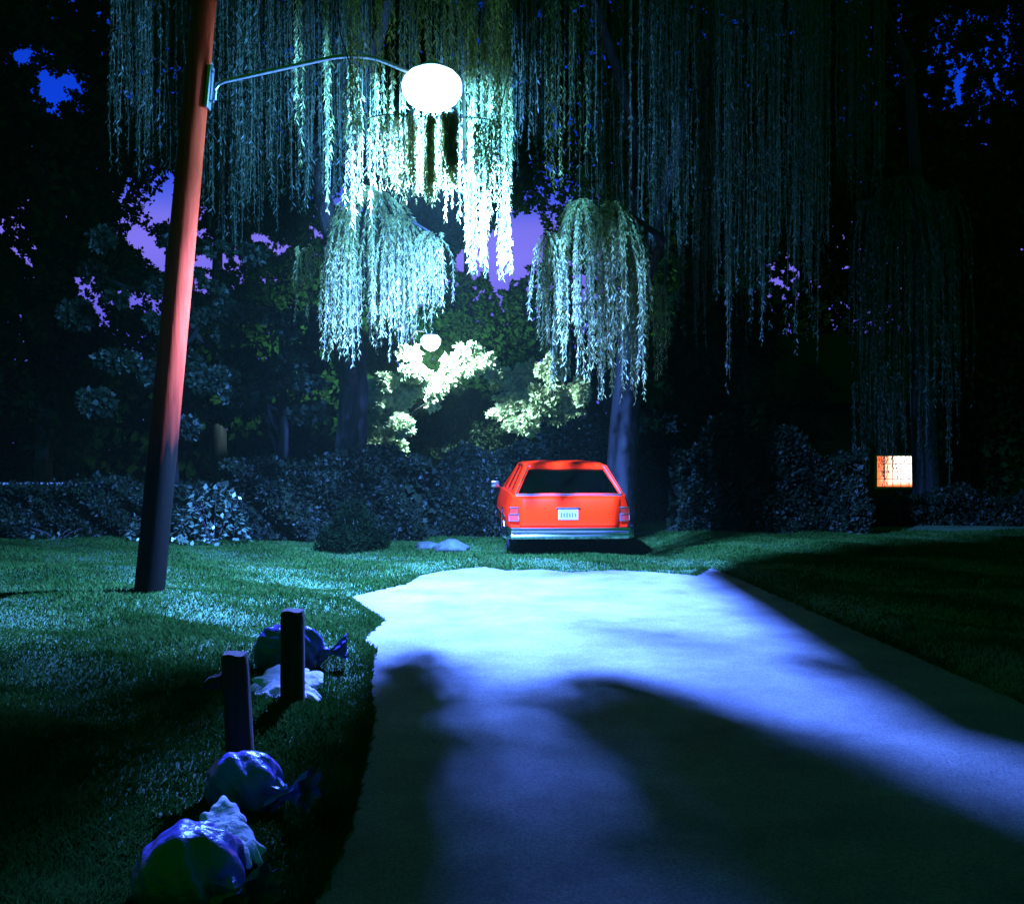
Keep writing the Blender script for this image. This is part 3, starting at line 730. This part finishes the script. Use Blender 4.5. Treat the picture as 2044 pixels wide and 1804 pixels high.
# far lamp
base = Vector((LAMP2.x-1.1, 32.2, 0))
root = empty('street_lamp', base, 'distant street lamp half buried in the lit maple leaves', 'street lamp', 'street lamps')
mb = MB(); mb.tube([(0, 0, -.2), (0, 0, 5.6)], [.12, .09], 16); mb.build('pole', M_bark, root, smooth=True)
mb = MB(); mb.tube([(0.05, 0, 4.9), (.5, -1.4, 5.25), (1.1, -3.1, 5.0)], .03, 8); mb.build('arm', M_galv, root, smooth=True)
rel = LAMP2-base
mb = MB(); mb.lathe([(.03, .30), (.14, .26), (.2, .18), (.21, .15)], rel, n=20); mb.build('lamp_housing', M_galv, root, smooth=True)
mb = MB(); mb.lathe([(.05, .15), (.21, .14), (.30, .03), (.28, -.12), (.18, -.24), (.05, -.29)], rel, n=24); mb.build('lamp_bowl', M_bowl, root, smooth=True)
sd = bpy.data.lights.new('lamp_light', 'SPOT'); sd.energy = P2; sd.color = (.36, .60, .68); sd.shadow_soft_size = .1; sd.spot_size = R(170); sd.spot_blend = .5
so = bpy.data.objects.new('lamp_light', sd); col.objects.link(so); so.parent = root
so.location = rel+Vector((0, -.15, -.42)); so.rotation_euler = Vector((.1, 1, -.35)).to_track_quat('-Z', 'Y').to_euler()

# ------------------------------------------------------------------ wooden posts
def post_mat(name, a, b):
    return mat(name, a, .9, c2=b, scale=22, stretch=(1, 1, .08), bump=.8, bscale=30)
M_post = post_mat('weathered_post', (.035, .010, .004), (.075, .022, .009))
def post(label, X, Ybase, Xtop, Ytop, wpx, D, stub=False):
    b = px(X, Ybase, D); b.z = float(height(b.x, b.y)); t = px(Xtop, Ytop, D)
    root = empty('wooden_post', b, label, 'post', 'short wooden posts beside the drive')
    r = wpx/2000*D/2
    me = MB(); rel = t-b; n = 16; rings = []
    prof = [(-.2, 1.0), (.0, 1.0), (.3, 1.0), (.6, .985), (.9, .98), (.975, .965), (1.0, .88)]
    bm = me.bm
    for f, s in prof:
        ring = []
        for k_ in range(20):
            a = 2*math.pi*k_/20; q_ = 4.0
            cx, cy = math.cos(a), math.sin(a); rr = (abs(cx)**q_+abs(cy)**q_)**(-1/q_)
            rr *= 1+.02*math.sin(k_*2.1+f*7)
            ring.append(bm.verts.new((rel.x*f+rr*cx*r*s, rr*cy*r*s, rel.z*f+(.006*math.sin(k_) if f > .97 else 0))))
        rings.append(ring)
    for r0_, r1_ in zip(rings, rings[1:]):
        for k_ in range(20): bm.faces.new((r0_[k_], r0_[(k_+1) % 20], r1_[(k_+1) % 20], r1_[k_]))
    bm.faces.new(rings[0][::-1]); bm.faces.new(rings[-1])
    me.build('post_timber', M_post, root, smooth=True)
    if stub:
        mb = MB(); p0 = rel*.80; r_ = r
        pr = [(-r_*.6, .042), (-r_*1.3, .040), (-r_*1.9, .036), (-r_*2.35, .022), (-r_*2.6, .008)]
        mb.tube([p0+Vector((a_, .0, -.012*i_)) for i_, (a_, _) in enumerate(pr)], [q_[1] for q_ in pr], 9)
        mb.build('broken_rail', M_post, root, smooth=True)
    return root
post('taller upright wooden post standing in front of the white crumpled paper', 584, 1440, 584, 1218, 45, 6.2)
post('leaning wooden post with the stub of a broken rail, nearer the camera', 482, 1590, 468, 1304, 50, 4.95, True)

# ------------------------------------------------------------------ rubbish
M_bag = mat('black_plastic', (.13, .09, .55), .30, spec=.8, bump=1.0, bscale=15)
M_paper = mat('newsprint', (.66, .56, .72), .85, c2=(.50, .44, .57), scale=14, bump=.9, bscale=22)
def bag(label, c, size, rz, seed, folds=7, tilt=0):
    rg = np.random.default_rng(seed); base = Vector(c)
    root = empty('rubbish_bag', base, label, 'rubbish bag', 'rubbish bags on the lawn', rz)
    bm = bmesh.new(); bmesh.ops.create_icosphere(bm, subdivisions=5, radius=1)
    ph = rg.uniform(0, 6, 8)
    for v in bm.verts:
        d = v.co.normalized(); az = math.atan2(d.y, d.x)
        w_ = 1-d.z**4; r = 1+.05*w_*math.sin(az*folds+ph[0]+3*d.z)+.05*math.sin(d.x*5+ph[1])*math.sin(d.y*4+ph[2])
        r -= .10*abs(math.sin(az*3+ph[3]+d.z*1.7))**6*(1-abs(d.z))*w_          # deep crease
        r += .035*math.sin(d.x*11+d.z*9+ph[4])*math.sin(d.y*10+ph[5])
        z = d.z*r
        if z < -.55: z = -.55-(-.55-z)*.15
        v.co = Vector((d.x*r, d.y*r, z+.58))
        v.co = Vector((v.co.x*size[0]/2, v.co.y*size[1]/2, v.co.z*size[2]/1.58))
    me = bpy.data.meshes.new('sack'); bm.to_mesh(me); bm.free()
    link('sack', me, M_bag, root, smooth=True)
    # tied neck with a flared mouth
    mb = MB(); e = Vector((size[0]*.46, 0, size[2]*.30)); 
    rings = []
    for i_, (s_, r_) in enumerate([(0, .07), (.04, .035), (.07, .018), (.10, .03), (.15, .06), (.19, .08)]):
        ring = []
        for k_ in range(22):
            a = 2*math.pi*k_/22; rr = r_*(1+.28*math.sin(a*6+i_)); ring.append(mb.bm.verts.new(e+Vector((s_, math.cos(a)*rr, math.sin(a)*rr+s_*.3))))
        rings.append(ring)
    for r0_, r1_ in zip(rings, rings[1:]):
        for k_ in range(22): mb.bm.faces.new((r0_[k_], r0_[(k_+1) % 22], r1_[(k_+1) % 22], r1_[k_]))
    mb.build('tied_neck', M_bag, root, smooth=True)
    return root
def paper(label, c, size, rz, seed):
    """crumpled sheets heaped in a ramp that rises away from the camera; size = width, depth, height"""
    rg = np.random.default_rng(seed); base = Vector(c)
    root = empty('crumpled_newspaper', base, label, 'newspaper', 'crumpled newspapers', rz)
    for sh, (ox, oy, sc_, tw) in enumerate([(0, .05, 1.0, .1), (-.22, -.20, .62, -.5), (.24, -.16, .60, .6), (.02, -.34, .5, .2)]):
        n = 46; bm = bmesh.new(); vs = []
        ks = [(rg.normal(size=2), rg.uniform(0, 6), rg.uniform(3, 11)) for _ in range(12)]
        ed = rg.uniform(0, 6, 4)
        for j_ in range(n):
            for i_ in range(n):
                u, v = 2*i_/(n-1)-1, 2*j_/(n-1)-1
                m_ = max(abs(u), abs(v)); a = math.atan2(v, u); rr = (abs(u)**2+abs(v)**2)**.5
                k_ = (m_/rr if rr > 0 else 1)
                o_ = .80+.12*math.sin(3*a+ed[0])+.09*math.sin(7*a+ed[1])+.05*math.sin(13*a+ed[2])
                x_, y_ = u*k_*o_, v*k_*o_
                f = 0
                for d_, p_, q_ in ks: f += abs(((d_[0]*x_+d_[1]*y_)*q_*.5+p_)/math.pi % 2-1)/12
                ramp_ = .18+.55*(y_*.5+.5)
                zz_ = (ramp_*sc_+(f-.5)*.62-.16*m_**6)*size[2]+.012*sh
                X, Y = x_*size[0]*.5*sc_, y_*size[1]*.5*sc_
                c_, s_ = math.cos(tw), math.sin(tw)
                vs.append(bm.verts.new((ox*size[0]+X*c_-Y*s_, oy*size[1]+X*s_+Y*c_, max(.006+.003*sh, zz_))))
        for j_ in range(n-1):
            for i_ in range(n-1):
                bm.faces.new((vs[j_*n+i_], vs[j_*n+i_+1], vs[(j_+1)*n+i_+1], vs[(j_+1)*n+i_]))
        me = bpy.data.meshes.new('sheet'); bm.to_mesh(me); bm.free()
        for p in me.polygons: p.use_smooth = True
        me.set_sharp_from_angle(angle=R(28))
        o = link('sheet', me, M_paper, root)
        t_ = o.modifiers.new('thickness', 'SOLIDIFY'); t_.thickness = .002; t_.offset = -1
    return root
def onground(X, Y):
    x, y = gp(X, Y); return (x, y, float(height(x, y)))
bag('dark blue plastic bag slumped behind the taller wooden post', onground(575, 1345), (.52, .36, .33), R(5), 3)
paper('crumpled white newspaper spilling out behind the taller post', onground(570, 1408), (.50, .56, .30), R(-4), 5)
bag('dark blue bag at the foot of the leaning post, behind the pale paper', onground(487, 1632), (.38, .30, .25), R(-25), 11)
bag('dark blue bag at the bottom left, nearest the camera', onground(378, 1850), (.38, .40, .29), R(-32), 17)
paper('crumpled pale blue newspaper wedged between the two lower left bags', (onground(446, 1745)), (.28, .46, .25), R(15), 9)
# tin can lying on its side
c = onground(412, 1728); root = empty('tin_can', c, 'small open tin can lying beside the crumpled newspaper in the lower left', 'can')
M_tin = mat('tin', (.7, .72, .75), .3, .9)
mb = MB(); mb.lathe([(.030, -.05), (.033, -.048), (.033, .046), (.035, .05), (.031, .05), (.030, -.04), (.01, -.041)], (0, 0, .035), 'Y', 24)
o = mb.build('can_body', M_tin, root, smooth=True); root.rotation_euler = (0, 0, R(35))

# two dark lumps added for dappled light on the grass left of the car
M_dapple = mat('dapple_mound_dark', (.012, .018, .010), .9, c2=(.03, .05, .025), scale=6, bump=.8, bscale=18)
for (X, Y, s_, lab) in [(858, 1103, .24, 'smaller added stone in the grass left of the car'), (900, 1106, .32, 'larger added stone in the grass left of the car')]:
    bm = bmesh.new(); bmesh.ops.create_icosphere(bm, subdivisions=3, radius=1)
    for v in bm.verts:
        d = v.co.copy(); r = 1+.16*math.sin(d.x*4+X)+.12*math.sin(d.y*6+d.z*5)
        v.co = Vector((d.x*r*s_, d.y*r*s_*.7, d.z*r*s_*.42+s_*.10))
    me = bpy.data.meshes.new('dapple_mound'); bm.to_mesh(me); bm.free()
    o = link('dapple_mound', me, M_dapple, loc=onground(X, Y), smooth=True); tag(o, lab, 'dapple_mound', 'mounds for dappled light near the car')

# ------------------------------------------------------------------ red station wagon
M_red = mat('red_paint', (.95, .016, .0005), .45, coat=.02, spec=.04)
M_chrome = mat('chrome', (.75, .77, .80), .16, 1.0)
M_rubber = mat('rubber', (.015, .015, .016), .85, bump=.2, bscale=60)
M_under = mat('underbody', (.012, .012, .012), .9)
M_seat = mat('seat_vinyl', (.03, .028, .028), .6)
M_lens = mat('red_lens', (.45, .02, .01), .2, coat=.5)
M_plate = mat('plate', (.22, .2, .26), .5); M_ink = mat('plate_ink', (.05, .06, .15), .6)
m, N_, L_, B = mat_new('tinted_glass'); N_.remove(B)
o_ = N_['Material Output']; g_ = N_.new('ShaderNodeBsdfGlossy'); g_.inputs['Roughness'].default_value = .03; g_.inputs['Color'].default_value = (.9, .95, 1, 1)
t_ = N_.new('ShaderNodeBsdfTransparent'); t_.inputs['Color'].default_value = (.30, .36, .34, 1)
f_ = N_.new('ShaderNodeFresnel'); f_.inputs['IOR'].default_value = 1.5; x_ = N_.new('ShaderNodeMixShader')
L_.new(f_.outputs[0], x_.inputs[0]); L_.new(t_.outputs[0], x_.inputs[1]); L_.new(g_.outputs[0], x_.inputs[2]); L_.new(x_.outputs[0], o_.inputs['Surface'])
M_glass = m
CX = (1136-1021.5)/2000*15.05
car = empty('station_wagon', (CX, 15.05, .015), 'red station wagon parked on the grass seen from behind', 'car', rz=R(3.2))
def loft(stations, name, matl, parent, closed=True):
    mb = MB(); rings = [[mb.bm.verts.new(p) for p in st] for st in stations]; n = len(rings[0])
    for a, b in zip(rings, rings[1:]):
        for k_ in range(n): mb.bm.faces.new((a[k_], a[(k_+1) % n], b[(k_+1) % n], b[k_]))
    mb.bm.faces.new(rings[0][::-1]); mb.bm.faces.new(rings[-1])
    return mb.build(name, matl, parent, smooth=True)
def sect(y, hw, z0, zs, zb, zt, topin):
    """body ring: floor, sill, widest shoulder, belt, flat top"""
    h = [(hw*.88, z0), (hw*.96, z0+.06), (hw, z0+.2), (hw*1.0, zs), (hw*.985, zs+.08), (hw*.93, zb), (hw*topin, zt), (hw*.4, zt+.006)]
    return [Vector((x, y, z)) for x, z in h]+[Vector((-x, y, z)) for x, z in h[::-1]]
body = [sect(.02, .91, .40, .66, .90, .925, .86), sect(.10, .93, .36, .68, .945, .965, .86), sect(.5, .945, .30, .69, .955, .97, .86), sect(1.5, .955, .27, .69, .95, .965, .86),
        sect(2.6, .955, .27, .69, .94, .955, .86), sect(3.3, .95, .27, .68, .93, .945, .86), sect(3.6, .945, .28, .67, .90, .93, .84), sect(4.4, .93, .30, .65, .86, .885, .82), sect(4.85, .90, .34, .62, .80, .83, .80), sect(4.95, .86, .40, .6, .74, .77, .78)]
loft(body, 'body', M_red, car)
# greenhouse corners
zb_, zt_ = .955, 1.37
BL = [(-.80, .10), (.80, .10), (.80, 3.35), (-.80, 3.35)]; TPc = [(-.585, .50), (.585, .50), (.585, 2.55), (-.585, 2.55)]
def C3(i, f):  # point on corner edge i at height fraction f
    return Vector((BL[i][0]+(TPc[i][0]-BL[i][0])*f, BL[i][1]+(TPc[i][1]-BL[i][1])*f, zb_+(zt_-zb_)*f))
roof = []
for (y, hw, z) in [(.46, .60, 1.355), (.50, .61, 1.385), (.8, .64, 1.405), (1.5, .65, 1.412), (2.3, .63, 1.40), (2.55, .60, 1.375), (2.62, .58, 1.355)]:
    h = [(hw, z-.035), (hw*.985, z-.008), (hw*.9, z+.018), (hw*.45, z+.036)]
    roof.append([Vector((x, y, zz_)) for x, zz_ in h]+[Vector((-x, y, zz_)) for x, zz_ in h[::-1]])
loft(roof, 'roof', M_red, car)
for s_ in (-1, 1):
    i0 = 0 if s_ < 0 else 1; i3 = 3 if s_ < 0 else 2
    # wide rear pillar: slab on the side plane with its rounded rear edge
    y0b, y0t = .10, .50
    mb = MB(); mb.slab([Vector((s_*.805, y0b, zb_-.01)), Vector((s_*.815, y0b+.36, zb_-.01)), Vector((s_*.61, y0t+.22, zt_)), Vector((s_*.60, y0t, zt_))], .035*(-s_))
    mb.tube([C3(i0, -.02)+Vector((0, .01, 0)), C3(i0, 1.0)+Vector((0, .01, 0))], .034, 8); mb.build('pillar', M_red, car, smooth=True)
    for q_ in ([Vector((s_*.81, 1.35, zb_-.01)), Vector((s_*.81, 1.45, zb_-.01)), Vector((s_*.612, 1.42, zt_)), Vector((s_*.612, 1.34, zt_))], [Vector((s_*.81, 2.35, zb_-.01)), Vector((s_*.81, 2.45, zb_-.01)), Vector((s_*.61, 2.30, zt_)), Vector((s_*.61, 2.2, zt_))]):
        mb = MB(); mb.slab(q_, .03*(-s_)); mb.build('pillar', M_red, car)
    mb = MB(); mb.tube([C3(i3, -.02), C3(i3, 1.0)], .033, 8); mb.build('pillar', M_red, car, smooth=True)
mb = MB(); e = Vector((0, -.012, .0)); mb.slab([C3(0, .03)+Vector((.035, 0, 0)), C3(1, .03)-Vector((.035, 0, 0)), C3(1, .97)-Vector((.03, 0, 0)), C3(0, .97)+Vector((.03, 0, 0))], .006); mb.build('rear_window', M_glass, car)
mb = MB(); mb.slab([C3(2, .02), C3(3, .02), C3(3, .97), C3(2, .97)], .006); mb.build('windscreen', M_glass, car)
for s_ in (-1, 1):
    mb = MB(); a = .79*s_; b_ = .595*s_
    mb.slab([(a, .3, zb_), (a, 3.3, zb_), (b_, 2.5, zt_-.01), (b_, .62, zt_-.01)], .005); mb.build('side_window', M_glass, car)
    mb = MB(); mb.tube([(.822*s_, .12, zb_+.012), (.826*s_, 1.5, zb_+.012), (.818*s_, 3.2, zb_+.006)], .009, 6); mb.tube([(.622*s_, .5, zt_+.002), (.645*s_, 1.5, zt_+.018), (.62*s_, 2.5, zt_+.004)], .009, 6)
    mb.tube([(.955*s_, .5, .60), (.966*s_, 1.6, .60), (.966*s_, 3.2, .60), (.945*s_, 4.5, .60)], .010, 6)
    mb.build('side_trim', M_chrome, car, smooth=True)
# chrome frame round the rear window
mb = MB(); off = Vector((0, -.022, .004)); fr = [C3(0, -.01)+off, C3(1, -.01)+off, C3(1, 1.0)+off, C3(0, 1.0)+off]
for a_, b_ in zip(fr, fr[1:]+fr[:1]): mb.tube([a_, b_], .0115, 8)
mb.tube([(-.80, .045, .935), (.80, .045, .935)], .014, 8)
mb.build('window_trim', M_chrome, car, smooth=True)
# tailgate skin, slightly proud of the body with its gap
tg = []
for (y, z, hw) in [(.008, .455, .735), (-.010, .50, .745), (-.020, .68, .752), (-.006, .86, .765), (.030, .915, .775)]:
    tg.append((y, z, hw))
mb = MB(); prev = None
for (y, z, hw) in tg:
    row = [mb.bm.verts.new((x, y+.012*(abs(x)/hw)**4, z)) for x in np.linspace(-hw, hw, 15)]
    if prev:
        for k_ in range(14): mb.bm.faces.new((prev[k_], prev[k_+1], row[k_+1], row[k_]))
    prev = row
o = mb.build('tailgate', M_red, car, smooth=True); md = o.modifiers.new('thickness', 'SOLIDIFY'); md.thickness = .02; md.offset = 0
# bumper
bp_ = []
for x, y in [(-1.0, .32), (-.985, .10), (-.95, .0), (-.88, -.075), (-.5, -.10), (0, -.105), (.5, -.10), (.88, -.075), (.95, .0), (.985, .10), (1.0, .32)]:
    bp_.append([Vector((x, y+.0, .475)), Vector((x*1.0, y-.035, .465)), Vector((x, y-.05, .42)), Vector((x, y-.036, .375)), Vector((x, y-.052, .34)), Vector((x, y-.03, .30)), Vector((x, y+.03, .295)), Vector((x*.97, y+.04, .46))])
loft(bp_, 'bumper', M_chrome, car)
mb = MB(); mb.tube([(-.86, -.131, .40), (0, -.161, .40), (.86, -.131, .40)], .012, 6); mb.build('bumper_strip', M_rubber, car, smooth=True)
for s_ in (-1, 1):
    mb = MB(); mb.box((s_*.835, .012, .665), (.135, .05, .20), None, .01); tl = mb.build('tail_light', M_lens, car, smooth=True)
    mb = MB()
    for z_ in (.565, .665, .765): mb.box((s_*.835, -.018, z_), (.15, .014, .014), None, .003)
    for x_ in (.765, .905): mb.box((s_*x_, -.018, .665), (.012, .0135, .213), None, .003)
    mb.build('lamp_bezel', M_chrome, tl, smooth=True)
    mb = MB(); mb.box((s_*1.0, 2.95, 1.0), (.15, .07, .12), None, .02); mb.tube([(s_*.9, 2.97, .95), (s_*.96, 2.96, .97)], .015, 8); mir = mb.build('side_mirror', M_chrome, car, smooth=True)
mb = MB(); mb.box((-.02, -.030, .655), (.30, .012, .155), None, .004); pl = mb.build('license_plate', M_plate, car)
mb = MB()
for k_ in range(6): mb.box((-.125+k_*.042+.0, -.0385, .65), (.020, .004, .055 if k_ % 2 else .062))
mb.build('plate_marks', M_ink, pl)
mb = MB(); mb.box((-.02, -.032, .757), (.36, .03, .02), None, .004); mb.build('plate_light', M_chrome, car, smooth=True)
mb = MB(); mb.box((0, 2.45, .33), (1.7, 4.6, .12)); mb.box((.45, .1, .30), (.06, .4, .06)); mb.build('underbody', M_under, car)
for (x_, y_) in [(-.80, .95), (.80, .95), (-.80, 3.95), (.80, 3.95)]:
    mb = MB(); mb.lathe([(.2, -.10), (.30, -.10), (.33, -.07), (.335, 0), (.33, .07), (.30, .10), (.2, .10)], (x_, y_, .325), 'X', 28); wh = mb.build('wheel', M_rubber, car, smooth=True)
    sg = 1 if x_ > 0 else -1
    mb = MB(); mb.lathe([(.19, .085*sg), (.20, .104*sg), (.12, .112*sg), (.05, .125*sg), (.02, .127*sg)], (x_, y_, .325), 'X', 24); mb.build('rim', M_chrome, wh, smooth=True)
for s_ in (-1, 1):   # wheel-arch lips
    for y_ in (.95, 3.95):
        mb = MB(); mb.tube([(s_*(.955), y_+.40*math.cos(a), .33+.38*math.sin(a)) for a in np.linspace(0.05, math.pi-.05, 14)], .014, 6); mb.build('arch_trim', M_chrome, car, smooth=True)
mb = MB()
for x_ in (-.38, .38): mb.box((x_, 2.1, .82), (.5, .14, .62), Matrix.Rotation(R(12), 4, 'X'), .04); mb.box((x_, 2.12, 1.19), (.24, .08, .14), None, .03)
mb.box((0, 1.2, .78), (1.3, .14, .5), Matrix.Rotation(R(10), 4, 'X'), .04); mb.build('seats', M_seat, car, smooth=True)
mb = MB(); mb.box((-.02, 2.3, 1.27), (.20, .02, .055), Matrix.Rotation(R(-14), 4, 'X'), .008); mb.build('rear_view_mirror', M_chrome, car, smooth=True)

# ------------------------------------------------------------------ house with the lit window
M_wall = mat('dark_clapboard', (.045, .05, .045), .85, c2=(.06, .065, .06), scale=5, stretch=(1, 1, 12))
M_roof = mat('shingles', (.004, .004, .004), .95, c2=(.010, .008, .009), scale=12)
M_frame = mat('painted_frame', (.5, .5, .5), .6)
m, N_, L_, B = mat_new('lamplit_room')
tcn = N_.new('ShaderNodeTexCoord'); sp_ = N_.new('ShaderNodeSeparateXYZ'); L_.new(tcn.outputs['Generated'], sp_.inputs[0])
nn = N_.new('ShaderNodeTexNoise'); nn.inputs['Scale'].default_value = 5; L_.new(tcn.outputs['Generated'], nn.inputs['Vector'])
mi = N_.new('ShaderNodeMath'); mi.operation = 'MINIMUM'
a1 = N_.new('ShaderNodeMath'); a1.operation = 'MULTIPLY'; a1.inputs[1].default_value = 1.3; L_.new(sp_.outputs['X'], a1.inputs[0])
a2 = N_.new('ShaderNodeMath'); a2.operation = 'MULTIPLY'; a2.inputs[1].default_value = 3.6; L_.new(sp_.outputs['Z'], a2.inputs[0])
L_.new(a1.outputs[0], mi.inputs[0]); L_.new(a2.outputs[0], mi.inputs[1])
ad = N_.new('ShaderNodeMath'); ad.operation = 'MULTIPLY_ADD'; ad.inputs[1].default_value = .3; L_.new(nn.outputs['Fac'], ad.inputs[0]); L_.new(mi.outputs[0], ad.inputs[2])
rr_ = N_.new('ShaderNodeValToRGB'); rr_.color_ramp.elements[0].position = .25; rr_.color_ramp.elements[1].position = .85
rr_.color_ramp.elements[0].color = (1.0, .12, .03, 1); rr_.color_ramp.elements[1].color = (1.0, .93, .85, 1)
e_ = rr_.color_ramp.elements.new(.55); e_.color = (1.0, .50, .32, 1)
L_.new(ad.outputs[0], rr_.inputs[0]); L_.new(rr_.outputs[0], B.inputs['Emission Color']); B.inputs['Emission Strength'].default_value = 2.4
B.inputs['Base Color'].default_value = (.1, .08, .06, 1)
M_room = m
wc = px(1790, 941, 25)
house = empty('house', (wc.x, wc.y, 0), 'dark house at the right behind the trees with one warm lit window', 'house', rz=R(-6))
zc = wc.z; ww, wh_ = .98, .76
mb = MB()
mb.box((-3.2-ww/2+.0, .12, 1.45), (6.4, .24, 2.9)); mb.box((4.2+ww/2, .12, 1.45), (8.4, .24, 2.9))
mb.box((0, .12, (zc-wh_/2)/2), (ww, .236, zc-wh_/2)); mb.box((0, .12, (zc+wh_/2+2.9)/2), (ww, .236, 2.9-zc-wh_/2))
mb.build('wall', M_wall, house)
mb = MB()
mb.slab([(-7.3, -.5, 2.75), (9.3, -.5, 2.75), (9.3, 3.6, 4.9), (-7.3, 3.6, 4.9)], .12); mb.slab([(9.3, 7.7, 2.75), (-7.3, 7.7, 2.75), (-7.3, 3.6, 4.9), (9.3, 3.6, 4.9)], .12)
mb.build('roof', M_roof, house)
win = None
mb = MB()
for x_ in (-ww/2-.03, ww/2+.03): mb.box((x_, -.01, zc), (.06, .06, wh_+.12))
for z_ in (zc-wh_/2-.03, zc+wh_/2+.03): mb.box((0, -.012, z_), (ww, .056, .06))
win = mb.build('window', M_frame, house)
mb = MB()
for i in range(1, 5): mb.box((-ww/2+ww*i/5, .03, zc), (.014, .02, wh_))
for i in range(1, 4): mb.box((0, .03, zc-wh_/2+wh_*i/4), (ww, .018, .014))
mb.build('glazing_bars', mat('dark_bars', (.25, .12, .12), .6), win)
mb = MB(); mb.box((0, .075, zc), (ww-.002, .01, wh_-.002)); mb.build('lit_blind', M_room, win)

# ------------------------------------------------------------------ pale rail fence far left
fence = empty('rail_fence', (px(30, 962, 20.5).x, 20.5, 0), 'low pale rail fence glimpsed at the far left between dark plants', 'fence')
M_white = mat('white_paint_boards', (.62, .6, .7), .7)
mb = MB(); mb.box((0, 0, .90), (3.2, .03, .10)); mb.build('rail', M_white, fence)
for x_ in (-1.7, -.5, .7):
    mb = MB(); mb.box((x_, .06, .43), (.09, .09, .9)); mb.build('fence_post', M_white, fence)


# ------------------------------------------------------------------ thin haze added for the lamp halo and lifted blacks
mb = MB(); mb.box((0, 20, 12.5), (70, 60, 27.4)); m = bpy.data.materials.new('haze'); m.use_nodes = True
m.node_tree.nodes.clear(); o_ = m.node_tree.nodes.new('ShaderNodeOutputMaterial'); v_ = m.node_tree.nodes.new('ShaderNodeVolumePrincipled')
v_.inputs['Density'].default_value = 0.00028; v_.inputs['Color'].default_value = (.70, 1, .45, 1)
m.node_tree.links.new(v_.outputs[0], o_.inputs['Volume'])
haze = mb.build('haze', m); tag(haze, kind='stuff'); haze['label'] = 'thin pale haze added for a glow round the street lamp'; haze['category'] = 'haze'
